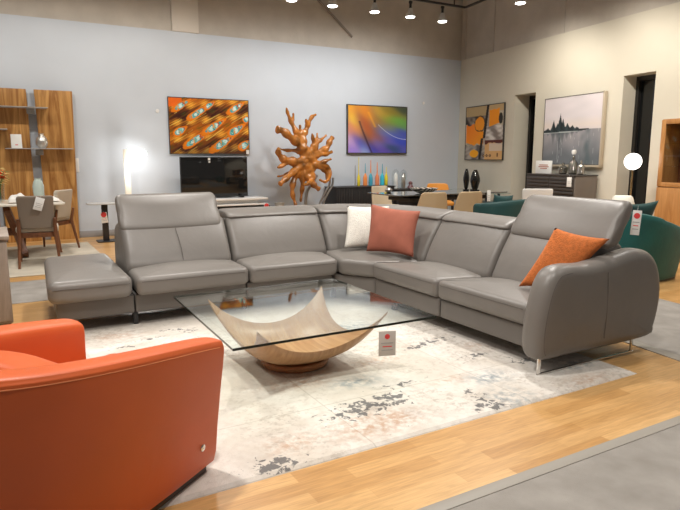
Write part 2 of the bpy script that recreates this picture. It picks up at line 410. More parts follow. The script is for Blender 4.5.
# ------------------------------------------------------------------ rug
RX0, RX1, RY0, RY1 = .45, 3.42, 2.21, 5.25
def rug():
    nx, ny = 150, 152
    V = []; F = []; C = []
    dark = [(.95, 2.30, .17, .07), (1.0, 2.24, .10, .04), (1.55, 2.59, .20, .11), (1.72, 2.63, .15, .07), (2.69, 3.36, .24, .07), (2.76, 2.95, .16, .05), (2.5, 3.30, .12, .04), (1.83, 2.60, .17, .09), (2.27, 2.43, .06, .16),
            (2.25, 2.27, .13, .06), (2.01, 2.78, .16, .06), (.71, 4.33, .12, .05), (.95, 4.44, .14, .04), (1.11, 4.6, .12, .04), (1.23, 4.52, .1, .06), (2.95, 2.72, .10, .1), (.9, 3.4, .1, .2), (1.9, 4.3, .2, .08), (2.3, 3.85, .15, .08)]
    blue = [(1.80, 2.94, .16, .08), (2.43, 2.31, .16, .12), (2.54, 2.6, .16, .10), (2.3, 4.0, .3, .12), (3.2, 2.5, .15, .1), (2.0, 3.9, .15, .1)]
    rust = [(1.11, 2.42, .13, .09), (1.51, 2.40, .20, .14), (1.72, 2.40, .16, .1), (3.04, 2.27, .2, .08), (2.32, 2.68, .12, .06), (2.13, 3.2, .2, .07), (.7, 4.65, .2, .1), (2.9, 3.1, .1, .1), (1.5, 3.1, .2, .1)]
    xs = np.linspace(RX0, RX1, nx); ys = np.linspace(RY0, RY1, ny)
    px = [RX0, .95, 1.46, 1.98, 2.49, 3.0, RX1]; py = [RY0, 2.73, 3.2, 3.6, 4.1, 4.6, RY1]
    tone = rng.uniform(-.5, .5, (7, 7))
    def m(L_, x, y): return min(1., sum(math.exp(-(((x-a)/c)**2+((y-b)/d)**2)*1.1) for a, b, c, d in L_))
    for j, y in enumerate(ys):
        for i, x in enumerate(xs):
            e = (i in (0, nx-1)) or (j in (0, ny-1))
            V.append((x, y, .004 if e else .013))
            C.append((m(dark, x, y), m(rust, x, y), m(blue, x, y), 1))
    for j in range(ny-1):
        for i in range(nx-1): a = j*nx+i; F.append((a, a+1, a+nx+1, a+nx))
    # binding round the edge and underside
    b = len(V)
    V += [(RX0-.004, RY0-.004, 0), (RX1+.004, RY0-.004, 0), (RX1+.004, RY1+.004, 0), (RX0-.004, RY1+.004, 0)]; C += [(0, 0, 0, 1)]*4
    F.append((b+3, b+2, b+1, b))
    bot = [i for i in range(nx)]; top = [(ny-1)*nx+i for i in range(nx)]; lf = [j*nx for j in range(ny)]; rt = [j*nx+nx-1 for j in range(ny)]
    F.append(tuple([b]+[b+1]+bot[::-1])); F.append(tuple([b+2, b+3]+top)); F.append(tuple([b+3, b]+lf)); F.append(tuple([b+1, b+2]+rt[::-1]))
    me = bpy.data.meshes.new('rug'); o0 = Vector(((RX0+RX1)/2, (RY0+RY1)/2, 0))
    me.from_pydata([tuple(Vector(v)-o0) for v in V], [], F)
    ca = me.color_attributes.new('art', 'FLOAT_COLOR', 'POINT'); ca.data.foreach_set('color', np.array(C, dtype=np.float32).ravel())
    mt, N, L, B = newmat('distressed rug')
    a = N.new('ShaderNodeAttribute'); a.attribute_name = 'art'; sp = N.new('ShaderNodeSeparateColor'); L.new(a.outputs['Color'], sp.inputs[0])
    tc = N.new('ShaderNodeTexCoord')
    def noise(sc, det=5, dist=0., rgh=.55, stretch=None):
        n = N.new('ShaderNodeTexNoise'); n.inputs['Scale'].default_value = sc; n.inputs['Detail'].default_value = det; n.inputs['Distortion'].default_value = dist; n.inputs['Roughness'].default_value = rgh
        if stretch:
            q_ = N.new('ShaderNodeMapping'); q_.inputs['Scale'].default_value = stretch; L.new(tc.outputs['Object'], q_.inputs['Vector']); L.new(q_.outputs['Vector'], n.inputs['Vector'])
        else: L.new(tc.outputs['Object'], n.inputs['Vector'])
        return n.outputs['Fac']
    def ramp(fac, p0, c0, p1, c1):
        r = N.new('ShaderNodeValToRGB'); r.color_ramp.elements[0].position = p0; r.color_ramp.elements[1].position = p1
        r.color_ramp.elements[0].color = c0; r.color_ramp.elements[1].color = c1; L.new(fac, r.inputs['Fac']); return r.outputs['Color']
    def mix(fac, c0, c1, mode='MIX'):
        x = N.new('ShaderNodeMix'); x.data_type = 'RGBA'; x.blend_type = mode
        if isinstance(fac, float): x.inputs[0].default_value = fac
        else: L.new(fac, x.inputs[0])
        for s_, c_ in ((6, c0), (7, c1)):
            if isinstance(c_, tuple): x.inputs[s_].default_value = c_
            else: L.new(c_, x.inputs[s_])
        return x.outputs[2]
    def math_(op, a_, b_):
        x = N.new('ShaderNodeMath'); x.operation = op
        for k_, c_ in ((0, a_), (1, b_)):
            if isinstance(c_, (int, float)): x.inputs[k_].default_value = c_
            else: L.new(c_, x.inputs[k_])
        return x.outputs[0]
    base = ramp(noise(2.2, 6, .6), .35, (.60, .545, .475, 1), .65, (.76, .725, .675, 1))
    base = mix(ramp(noise(14, 5), .45, (0, 0, 0, 1), .75, (.55, .55, .55, 1)), base, (.56, .51, .45, 1))
    # weave seams of the patchwork
    br = N.new('ShaderNodeTexBrick'); br.offset = 0; br.inputs['Scale'].default_value = 1; br.inputs['Brick Width'].default_value = 1.03; br.inputs['Row Height'].default_value = .87
    br.inputs['Mortar Size'].default_value = .004; br.inputs['Color1'].default_value = (0, 0, 0, 1); br.inputs['Color2'].default_value = (.5, .5, .5, 1); br.inputs['Mortar'].default_value = (1, 1, 1, 1)
    mpb = N.new('ShaderNodeMapping'); mpb.inputs['Location'].default_value = (-(1.46-o0.x), -(2.73-o0.y), 0); L.new(tc.outputs['Object'], mpb.inputs['Vector']); L.new(mpb.outputs['Vector'], br.inputs['Vector'])
    base = mix(math_('MULTIPLY', br.outputs['Fac'], .30), base, (.35, .31, .27, 1))
    cell = ramp(br.outputs['Color'], .0, (1, 1, 1, 1), .5, (.93, .92, .90, 1))
    base = mix(1., base, cell, 'MULTIPLY')
    # rust, blue and charcoal wear
    f = math_('MULTIPLY', sp.outputs[1], ramp(noise(28, 5), .40, (0, 0, 0, 1), .62, (1, 1, 1, 1))); base = mix(math_('MULTIPLY', f, .6), base, (.42, .21, .10, 1))
    f = math_('MULTIPLY', sp.outputs[2], ramp(noise(24, 5), .40, (0, 0, 0, 1), .60, (1, 1, 1, 1))); base = mix(math_('MULTIPLY', f, .75), base, (.14, .20, .24, 1))
    wide = math_('MULTIPLY', ramp(noise(1.6, 3), .42, (.15, .15, .15, 1), .60, (.9, .9, .9, 1)), ramp(noise(30, 6, 0, .7), .50, (0, 0, 0, 1), .60, (1, 1, 1, 1)))
    base = mix(math_('MULTIPLY', wide, .55), base, (.33, .27, .22, 1))
    n = noise(26, 5, .5, .6)
    th = math_('SUBTRACT', math_('ADD', n, math_('MULTIPLY', sp.outputs[0], .235)), .69)
    f = math_('MINIMUM', math_('MAXIMUM', math_('MULTIPLY', th, 18.), 0), 1)
    base = mix(math_('MULTIPLY', f, .85), base, (.085, .085, .088, 1))
    L.new(base, B.inputs['Base Color']); B.inputs['Roughness'].default_value = .95
    bp = N.new('ShaderNodeBump'); bp.inputs['Strength'].default_value = .5; bp.inputs['Distance'].default_value = .004
    L.new(noise(260, 3), bp.inputs['Height']); L.new(bp.outputs['Normal'], B.inputs['Normal'])
    me.materials.append(mt)
    for p in me.polygons: p.use_smooth = False
    o = bpy.data.objects.new('rug', me); COL.objects.link(o); o.location = o0
    tag(o, 'large cream patchwork rug with charcoal and rust wear under the glass coffee table', 'rug')
rug()

# ------------------------------------------------------------------ sectional sofa (world coordinates)
sofa = thing('sectional_sofa', 'taupe leather corner sectional sofa with raised headrests and a backless left end', 'sofa', (2.9, 4.9, 0))
def seam(name, pts, parent=sofa, r=.0028, m=M_seam):
    part(name, MB().tube(pts, r, 6), m, parent)
SB0, SB1 = .272, .425
def seat(name, poly, z0=SB0, z1=SB1, puff=.028, r=.045, rc=.05):
    return part(name, MB().form(rpoly(poly, rc), z0, z1, r, puff), M_leather, sofa, auto=70)
ot = seat('ottoman_seat', [(.27, 4.75), (.875, 4.75), (.90, 6.12), (.34, 6.12)], .270, .440, .022, .055, .08)
s1 = seat('seat', [(.90, 4.75), (1.83, 4.75), (1.86, 5.45), (.93, 5.45)])
s2 = seat('seat', [(1.845, 4.75), (2.695, 4.735), (2.84, 5.45), (1.875, 5.45)])
s3 = seat('corner_seat', [(2.71, 4.735), (2.875, 4.47), (3.50, 4.22), (3.55, 5.5), (2.855, 5.45)])
s4 = seat('seat', [(2.88, 3.56), (3.52, 3.41), (3.52, 4.20), (2.88, 4.455)])
s5 = seat('seat', [(2.88, 2.63), (3.52, 2.63), (3.52, 3.395), (2.88, 3.545)])
# seat front welts
seam('welt', [(.30, 4.75, .385), (.6, 4.743, .385), (.85, 4.75, .385)]); seam('welt', [(.94, 4.75, .385), (1.79, 4.75, .385)])
seam('welt', [(1.89, 4.75, .385), (2.66, 4.737, .385)]); seam('welt', [(2.88, 3.60, .385), (2.88, 4.41, .385)]); seam('welt', [(2.88, 2.67, .385), (2.88, 3.50, .385)])
# bases
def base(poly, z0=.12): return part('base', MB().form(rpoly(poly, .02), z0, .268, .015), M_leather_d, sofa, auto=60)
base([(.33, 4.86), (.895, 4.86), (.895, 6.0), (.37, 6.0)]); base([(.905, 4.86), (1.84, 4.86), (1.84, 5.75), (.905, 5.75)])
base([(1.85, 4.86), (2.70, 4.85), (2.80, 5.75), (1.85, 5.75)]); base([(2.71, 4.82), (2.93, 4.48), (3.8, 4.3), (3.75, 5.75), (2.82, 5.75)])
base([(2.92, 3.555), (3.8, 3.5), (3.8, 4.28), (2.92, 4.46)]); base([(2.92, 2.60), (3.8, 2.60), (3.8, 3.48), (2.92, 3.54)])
# backs: swept profile, n = distance behind the seat line
PR = [tuple(p) for p in catmull([(.02, .40), (.045, .50), (.115, .64), (.195, .765), (.235, .805), (.30, .80), (.50, .76), (.57, .65), (.60, .42), (.60, .16), (.52, .13), (.25, .14), (.12, .25)], 4, True)]
RO = [tuple(p) for p in catmull([(.200, .785), (.205, .815), (.26, .842), (.36, .862), (.48, .855), (.56, .825), (.61, .765), (.58, .73), (.46, .745), (.30, .775)], 4, True)]
def line(x0, y0, x1, y1, nx, ny): return [(x0, y0, nx, ny), (x1, y1, nx, ny)]
YL, XR = 5.16, 3.27
def backs(name, path, prof, rend, puff, m=M_leather): return part(name, MB().sweep(path, lambda u: prof, rend, puff), m, sofa, auto=60)
b1 = backs('backrest', line(.905, YL, 1.835, YL, 0, 1), PR, .05, .012)
b2 = backs('backrest', line(1.85, YL, 2.83, YL, 0, 1), PR, .05, .012)
arc = [(2.845, YL, 0, 1)]
for a in range(0, 91, 9):
    t = R(a); arc.append((2.85+.42*math.sin(t), YL-.42+.42*math.cos(t), math.sin(t), math.cos(t)))
arc.append((XR, 4.255, 1, 0))
b3 = backs('corner_backrest', arc, PR, .05, .0)
b4 = backs('backrest', line(XR, 4.24, XR, 3.415, 1, 0), PR, .05, .012)
b5 = backs('backrest', line(XR, 3.40, XR, 2.625, 1, 0), PR, .05, .012)
seam('seam', [(1.385, YL+.016, .46), (1.38, YL+.048, .56), (1.37, YL+.100, .65), (1.36, YL+.150, .73)])
h2 = backs('headrest', line(1.86, YL, 2.82, YL, 0, 1), RO, .045, 0)
h3 = backs('corner_headrest', arc, RO, .045, 0)
h4 = backs('headrest', line(XR, 4.23, XR, 3.42, 1, 0), RO, .045, 0)
HU = [tuple(p) for p in catmull([(.190, .79), (.205, .750), (.28, .752), (.36, .85), (.42, .96), (.435, 1.035), (.405, 1.06), (.345, 1.035), (.265, .92)], 4, True)]
h1 = backs('raised_headrest', line(.905, YL, 1.80, YL, 0, 1), [(n-.012, z-.035) for n, z in HU], .05, .015)
h5 = backs('raised_headrest', line(XR, 3.385, XR, 2.50, 1, 0), HU, .05, .015)
for x in (1.1, 1.6): part('headrest_bracket', MB().box(x-.015, x+.015, YL+.33, YL+.35, .72, .95, .003), M_chrome, sofa)
for y in (2.8, 3.2): part('headrest_bracket', MB().box(XR+.36, XR+.38, y-.015, y+.015, .72, .95, .003), M_chrome, sofa)
# arm: outline in x, z swept through y
AO = [tuple(p) for p in catmull([(2.87, .100), (2.81, .125), (2.785, .20), (2.79, .33), (2.82, .48), (2.865, .60), (2.935, .672), (3.05, .688), (3.22, .680), (3.45, .705), (3.68, .737), (3.84, .715), (3.945, .62), (4.0, .46), (3.995, .31), (3.955, .165), (3.89, .10), (3.44, .095), (3.10, .10)], 5, True)]
arm = part('armrest', MB().form(AO, -2.615, -2.43, .075, .012, 7, xf=lambda p: Vector((p.x, -p.y*0+(-p.z), p.y))), M_leather, sofa, auto=75)
def inset(P, d):
    out = []
    m = len(P)
    for i in range(m):
        t = (Vector(P[(i+1) % m])-Vector(P[i-1])).normalized(); out.append((P[i][0]+t.y*d, P[i][1]-t.x*d))
    return out
IA = inset(AO, .045); ci = [Vector((a, b)) for a, b in IA]
if sum((Vector(p)-Vector((3.3, .4))).length for p in IA) > sum((Vector(p)-Vector((3.3, .4))).length for p in AO): IA = inset(AO, -.045)
seam('arm_welt', [(a, 2.4372, b) for a, b in IA[2:36]], r=.0022)
seam('seam', [(3.37, 2.4225, .62), (3.375, 2.419, .5), (3.38, 2.419, .35), (3.375, 2.4225, .18)], r=.002)
# sled leg and feet
part('sled_leg', MB().box(2.825, 2.850, 2.47, 2.482, .0145, .16, .002).box(3.735, 3.760, 2.47, 2.482, .0145, .20, .002).box(2.825, 3.760, 2.468, 2.484, .0145, .023, .002), M_chrome, sofa)
for x, y in ((.91, 4.93), (.40, 4.95), (1.85, 4.95), (2.76, 4.95), (.40, 5.75), (.91, 5.65), (2.0, 5.65), (3.4, 5.5), (3.65, 4.3), (3.6, 3.5), (2.99, 4.25)):
    part('foot', MB().box(x-.02, x+.02, y-.02, y+.02, .014, .13, .003), M_black, sofa)

# ------------------------------------------------------------------ throw pillows
def pillow(name, c00, c10, c11, c01, T, m, label, pinch=.10, cat='pillow', flip=1, n=22, tx=None):
    c = [Vector(p) for p in (c00, c10, c11, c01)]
    nrm = (c[1]-c[0]).cross(c[3]-c[0]).normalized()*flip
    def P(u, v):
        # edges bow inward between the corners
        uu = u; vv = v
        pu = pinch*(1-(2*u-1)**2); pv = pinch*(1-(2*v-1)**2)
        uu = .5+(u-.5)*(1-pv*.8); vv = .5+(v-.5)*(1-pu*.8)
        return c[0]*(1-uu)*(1-vv)+c[1]*uu*(1-vv)+c[2]*uu*vv+c[3]*(1-uu)*vv
    V = []; F = []
    for s_ in (1, -1):
        for j in range(n+1):
            for i in range(n+1):
                u, v = i/n, j/n
                a = max(0, 1-(2*u-1)**2); b = max(0, 1-(2*v-1)**2)
                w = (a*b)**.42
                w *= 1+.05*math.sin(9*u+4*v+s_)*math.sin(7*v)
                V.append(P(u, v)+nrm*s_*T/2*w)
    K = (n+1)**2
    for j in range(n):
        for i in range(n):
            a = j*(n+1)+i; F.append((a, a+1, a+n+2, a+n+1)); F.append((K+a, K+a+n+1, K+a+n+2, K+a+1))
    mb = MB(); mb.add(V, F)
    o = mb.build(name, m, origin=tuple((c[0]+c[1])/2), auto=180)
    bm = bmesh.new(); bm.from_mesh(o.data); bmesh.ops.remove_doubles(bm, verts=bm.verts, dist=.0004); bmesh.ops.recalc_face_normals(bm, faces=bm.faces); bm.to_mesh(o.data); bm.free()
    return tag(o, label, cat)
M_pw = mat('white boucle', (.80, .77, .70), .9, bump=1., bscale=110, var=.05, vscale=30)
M_pt = mat('terracotta linen', (.34, .105, .065), .85, bump=.4, bscale=240, var=.10, vscale=9)
M_po = mat('orange chenille', (.58, .16, .035), .9, bump=.9, bscale=130, var=.16, vscale=45)
pillow('throw_pillow', (2.91, 5.00, .475), (3.31, 4.84, .475), (3.43, 4.99, .865), (3.02, 5.13, .870), .12, M_pw, 'white textured throw pillow tucked behind the terracotta pillow', .08)
pillow('throw_pillow', (3.02, 4.77, .465), (3.21, 4.28, .465), (3.34, 4.36, .865), (3.13, 4.87, .905), .15, M_pt, 'terracotta square throw pillow leaning in the sofa corner', .10)
pillow('throw_pillow', (3.11, 2.93, .46), (3.22, 2.65, .47), (3.45, 2.487, .824), (3.27, 2.78, .878), .14, M_po, 'bright orange throw pillow leaning beside the sofa armrest', .10)

# ------------------------------------------------------------------ price tags
def card(name, c, w, h, label, yaw=0., tilt=0., roll=0., red=.35, lines=3, group=None, string=True, m=None, cat='price tag'):
    """hanging card, c = top centre; yaw 0 faces -y"""
    o = thing(name, label, cat, c, 0., group); o.rotation_euler = (tilt, roll, yaw)
    MB().box(-w/2, w/2, -.0012, .0012, -h, 0, .0004).build('card', m or M_paper, o)
    if red:
        r_ = w*red; MB().lathe([(r_, -.0008), (r_, .0008)], (0, 0, 0), 16).build('red_emblem', M_red, o).matrix_local = Matrix.Translation((0, -.0018, -h*.22)) @ Matrix.Rotation(PI/2, 4, 'X')
    for k in range(lines):
        z = -h*(.48+.14*k); ww = w*(.36, .28, .33)[k % 3]
        MB().box(-ww, ww, -.0022, -.0012, z-h*.018, z+h*.018, 0).build('print_line', M_grey if k % 2 == 0 else M_red if red else M_grey, o)
    if string: MB().tube([(0, 0, 0), (0, 0, .03)], .001, 5).build('string', M_white, o)
    return o
card('price_tag', (3.695, 2.472, 1.0), .055, .165, 'red and white price tag hanging off the raised headrest', R(-48), roll=R(3))
card('price_tag', (1.85, 2.695, .385), .10, .145, 'grey price card hanging below the glass coffee table edge', R(-18), string=True, red=.15, m=mat('grey card', (.60, .57, .53), .5))

# ------------------------------------------------------------------ coffee table
ct = thing('coffee_table', 'square glass coffee table on a curved wooden sail-shaped base', 'coffee table', (1.585, 3.40, 0))
gx0, gx1, gy0, gy1 = .965, 2.215, 2.72, 4.0
mb = MB(); gt0, gt1 = .407, .421
v = [(a_, b_, c_) for c_ in (gt0, gt1) for a_, b_ in ((.952, 2.722), (2.212, 2.712), (2.222, 4.0), (.992, 4.0))]
mb.add(v, [(3, 2, 1, 0), (4, 5, 6, 7)], 0); mb.add(v, [(0, 1, 5, 4), (1, 2, 6, 5), (2, 3, 7, 6), (3, 0, 4, 7)], 1)
o = mb.build('glass_top', [M_tglass, M_tedge], ct, origin=parent_world(ct), smooth=False)
mb = MB(); n = 28; bx, by = 1.625, 3.435; hw = .435; V = []; F = []
for s_ in (0, 1):
    for j in range(n+1):
        for i in range(n+1):
            u, v_ = 2*i/n-1, 2*j/n-1
            pu = 1-.16*(1-abs(v_)**2.)*abs(u)**2; pv = 1-.16*(1-abs(u)**2.)*abs(v_)**2
            q_ = (u*u+v_*v_)/2
            rr = .10*q_**.5+.90*q_**1.7
            z = .088+.316*rr
            th = .032*(1-.55*max(abs(u), abs(v_))**3)
            V.append((bx+u*hw*pu, by+v_*hw*pv, z+(0 if s_ == 0 else -th)))
K = (n+1)**2
for j in range(n):
    for i in range(n):
        a = j*(n+1)+i; F.append((a, a+1, a+n+2, a+n+1)); F.append((K+a+n+1, K+a+n+2, K+a+1, K+a))
for i in range(n):
    for a, b in ((i, i+1), (n*(n+1)+i+1, n*(n+1)+i), ((i+1)*(n+1), i*(n+1)), (i*(n+1)+n, (i+1)*(n+1)+n)): F.append((b, a, K+a, K+b))
mb.add(V, F); part('curved_base', mb, M_bowl, ct, auto=50)
part('base_disc', MB().lathe([(.20, 0), (.215, .006), (.225, .03), (.215, .045), (.12, .050)], (bx, by, .013), 48), wood('disc wood', (.30, .13, .05), (.42, .20, .09), (1, 1, 1), .35, 5), ct, auto=50)

# ------------------------------------------------------------------ orange armchair
ac = thing('armchair', 'orange leather tub armchair with dark wooden plinth standing on the rug corner', 'armchair', (.30, 2.42, 0))
AF = Vector((.788, .616)); AS = Vector((.616, -.788)); A0 = Vector((.501, 2.675))
def AW(s_, f_): p = A0+AS*s_+AF*f_; return p
def ulen(HWD, DEP, ex=2.7, n=64):
    pts = []
    for k in range(n+1):
        t = PI*k/n           # near arm (s>0) -> back -> far arm
        c_, s__ = math.cos(t), math.sin(t)
        s_ = HWD*math.copysign(abs(c_)**(2/ex), c_); f_ = -DEP*abs(s__)**(2/ex); pts.append((s_, f_))
    return pts
raw = ulen(.445, 1.05, 3.2)
raw = [(Vector(p)) for p in raw]
# even spacing
L_ = [0]
for a, b in zip(raw, raw[1:]): L_.append(L_[-1]+(b-a).length)
path = []; NP = 70
for k in range(NP+1):
    d = L_[-1]*k/NP; i = max(j for j in range(len(L_)) if L_[j] <= d+1e-9); i = min(i, len(raw)-2)
    t = (d-L_[i])/(L_[i+1]-L_[i]); path.append(raw[i]*(1-t)+raw[i+1]*t)
ap = []
for k, p in enumerate(path):
    tg = (path[min(k+1, NP)]-path[max(k-1, 0)]).normalized(); nn = Vector((tg.y, -tg.x))
    w = AW(p.x, p.y); e = AS*nn.x+AF*nn.y
    ap.append((w.x, w.y, e.x, e.y, p.y))
def hz(f_): return .600+.150*min(1, (-f_/1.05))**.85
def chair_prof(u):
    k = u*NP; i = min(int(k), NP-1); f_ = ap[i][4]*(1-(k-i))+ap[i+1][4]*(k-i); h = hz(f_)
    # n > 0 points inward
    return [tuple(p) for p in catmull([(.066, .055), (.042, .22), (.012, .42), (-.004, h-.05), (.0, h-.014), (.014, h), (.07, h+.004), (.118, h-.006), (.135, h-.03), (.137, h-.10), (.138, .40), (.138, .20), (.13, .055)], 3, True)]
part('shell', MB().sweep([q[:4] for q in ap], chair_prof, .014, 0, 4), M_orange, ac, auto=60)
st = []
for q in ap[1:-1]:
    h = hz(q[4]); st.append((q[0]+q[2]*-.0035, q[1]+q[3]*-.0035, h-.03))
part('top_stitching', MB().tube(st, .0022, 6), M_seam_o, ac)
# plinth
pl = [AW(.345, -.03)]+[]
mbp = MB(); P_ = []
for q in ap: P_.append((q[0]+q[2]*.085, q[1]+q[3]*.085))
P_ = P_[1:-1]
part('plinth', MB().form(dens([P_[i] for i in range(0, len(P_), 3)], .2), .014, .062, .006), M_dkbrown, ac)
part('shell_base', MB().form(dens([(q[0]+q[2]*.10, q[1]+q[3]*.10) for q in ap[1:-1:3]], .2), .055, .22, .01), M_orange, ac)
def loc2(P2): return [tuple(AW(a, b)) for a, b in P2]
part('seat_cushion', MB().form(dens(loc2(rrect(-.295, .295, -.72, .145, .08)), .05), .20, .428, .06, .027), M_orange, ac, auto=70)
# loose back cushion, leaning
def bcx(p):   # p.x across, p.y up, p.z thickness
    lean = (p.y-.38)*-.22; w = AW(p.x, -.60+lean+p.z); return Vector((w.x, w.y, p.y))
bo = [tuple(p) for p in catmull([(-.27, .40), (-.275, .56), (-.24, .645), (-.12, .675), (0, .685), (.12, .675), (.24, .645), (.275, .56), (.27, .40), (0, .39)], 5, True)]
part('back_cushion', MB().form(bo, -.09, .09, .055, .03, puffb=.03, xf=bcx), M_orange, ac, auto=70)
e = ap[2]; 
part('metal_emblem', MB().lathe([(.0, -.002), (.013, -.002), (.015, 0), (.011, .003), (0, .003)], (0, 0, 0), 18), M_chrome, ac)
emb = [c_ for c_ in ac.children if c_.name.startswith('metal_emblem')][0]
for v in emb.data.vertices: v.co = Vector(v.co)+Vector(parent_world(ac))
q = ap[3]; out = Vector((-q[2], -q[3], 0)).normalized()
emb.matrix_local = Matrix.Translation(Vector((q[0]+q[2]*.047, q[1]+q[3]*.047, .165))+out*.004-Vector(parent_world(ac))) @ out.to_track_quat('Z', 'Y').to_matrix().to_4x4()

# ------------------------------------------------------------------ left: cabinet end
cb = thing('storage_cabinet', 'greige wooden cabinet at the picture edge behind the orange armchair', 'cabinet', (-.5, 5.6, 0))
part('body', MB().box(-1.1, .045, 5.26, 5.95, .06, .72, .004), M_ash, cb)
part('top', MB().box(-1.12, .065, 5.24, 5.97, .72, .75, .004), M_ash, cb)
part('plinth', MB().box(-1.08, .03, 5.30, 5.93, .004, .06, .003), M_ash, cb)
for x in (-1.09, -.52): 
    d = part('door', MB().box(x, x+.555, 5.245, 5.262, .08, .70, .003), M_ash, cb)
    part('handle', MB().box(x+.26, x+.30, 5.232, 5.247, .36, .44, .002), M_black, d)

# ------------------------------------------------------------------ dining corner on the left
tag(MB().form(rrect(-2.6, 1.22, 7.62, 10.25, .01), .001, .0115, .004).build('area_rug', mat('beige rug', (.52, .47, .38), .95, bump=.5, bscale=90, var=.12, vscale=3)), 'beige rug under the trestle dining table', 'rug')
dt = thing('dining_table', 'wooden dining table with a pale stone top and crossed plank legs', 'table', (-.25, 9.25, .012))
wo = (-.25, 9.25, .012)
part('tabletop', MB().form(rrect(-1.3, .80, 8.75, 9.75, .05), .722, .752, .008), M_cream, dt)
for x in (.20, -.75):
    for s_ in (-1, 1):
        mb = MB().box(-.04, .04, -.06, .06, -.42, .42, .004, xf=lambda p, s_=s_, x=x: Matrix.Translation((x+.0, 9.25, .367)) @ Matrix.Rotation(R(38*s_), 4, 'X') @ Matrix.Rotation(R(-12), 4, 'Y') @ p)
        mb.v = [(a, b, min(max(c_, .013), .722)) for a, b, c_ in mb.v]
        part('leg', mb, M_walnut, dt)
part('beam', MB().box(-.9, .35, 9.21, 9.29, .30, .40, .004), M_walnut, dt)
def dining_chair(loc, rz, seatm, backm, label):
    o = thing('dining_chair', label, 'chair', loc, rz, None)
    MB().form(rrect(-.24, .24, -.22, .25, .05), .42, .49, .025, .012).build('seat', seatm, o)
    def bx_(p): return Vector((p.x, -.235-(p.y-.45)*.16+p.z+.10*(p.x/.25)**2*.35, p.y))
    bo_ = rpoly([(-.185, .47), (.185, .47), (.205, .875), (-.205, .875)], .04)
    MB().form(bo_, -.028, .022, .018, .01, xf=bx_).build('backrest', backm, o)
    for s_ in (-1, 1):
        MB().tube([(s_*.20, -.29, .60), (s_*.20, -.25, .42), (s_*.225, -.33, .0)], [.018, .024, .014], 8).build('leg', M_walnut, o)
        MB().tube([(s_*.21, .21, .44), (s_*.225, .24, .0)], [.024, .014], 8).build('leg', M_walnut, o)
    MB().box(-.22, .22, -.23, -.19, .36, .42, .004).box(-.21, .21, .19, .22, .37, .42, .004).box(-.225, -.195, -.2, .2, .37, .42, .004).box(.195, .225, -.2, .2, .37, .42, .004).build('apron', M_walnut, o)
    return o
c1 = dining_chair((.43, 8.42, .013), R(-4), M_lgreige, M_greige, 'greige dining chair with a white tag, its back to the sofa')
c2 = copy_tree(c1, (.63, 9.66, .013), R(52), 'pale dining chair standing before the wooden wall panels')
for ch in c2.children:
    if ch.name.startswith('backrest'):
        ch.data = ch.data.copy(); ch.data.materials[0] = M_lgreige
card('price_tag', (.47, 8.085, .865), .10, .155, 'white price tag slung on the greige dining chair back', R(5), roll=R(18), red=0, lines=3)
# things on the dining table
tb = .766
tag(MB().lathe([(.04, 0), (.06, .01), (.072, .10), (.074, .18), (.060, .24), (.042, .275), (.046, .29), (.040, .29), (.035, .26), (.07, .2), (.06, .02), (.0, .015)], (.53, 9.42, tb), 32).build('vase', mat('celadon glass', (.46, .55, .51), .12, coat=.5)), 'pale green glass vase on the stone-topped dining table', 'vase')
def fabric_heap(name, c, sx, sy, h, label, cat):
    V = []; F = []; n = 24
    for j in range(n+1):
        for i in range(n+1):
            u, v_ = 2*i/n-1, 2*j/n-1; r_ = max(abs(u), abs(v_)); q_ = (1-u*u)*(1-v_*v_)
            V.append((c[0]+u*sx*(1-.15*v_*v_), c[1]+v_*sy*(1-.1*u*u), c[2]+.004+h*q_**.6*(1+.18*math.sin(7*u+3*v_)*math.cos(5*v_))))
    for j in range(n):
        for i in range(n): a = j*(n+1)+i; F.append((a, a+1, a+n+2, a+n+1))
    b = len(V); V += [(x, y, c[2]+.001) for x, y, _ in V[:b]]
    F += [tuple(k+b for k in f[::-1]) for f in F[:n*n]]
    for i in range(n):
        for a, d in ((i, i+1), (n*(n+1)+i+1, n*(n+1)+i), ((i+1)*(n+1), i*(n+1)), (i*(n+1)+n, (i+1)*(n+1)+n)): F.append((d, a, a+b, d+b))
    mb = MB(); mb.add(V, F); return tag(mb.build(name, mat('white linen', (.80, .78, .74), .8, bump=.4, bscale=60), auto=80), label, cat)
fabric_heap('folded_napkin', (.26, 8.95, tb), .13, .10, .10, 'white folded cloth on the dining table behind the chair', 'napkin')
fabric_heap('folded_napkin', (.66, 9.05, tb), .10, .14, .045, 'flat white cloth at the end of the dining table', 'napkin')
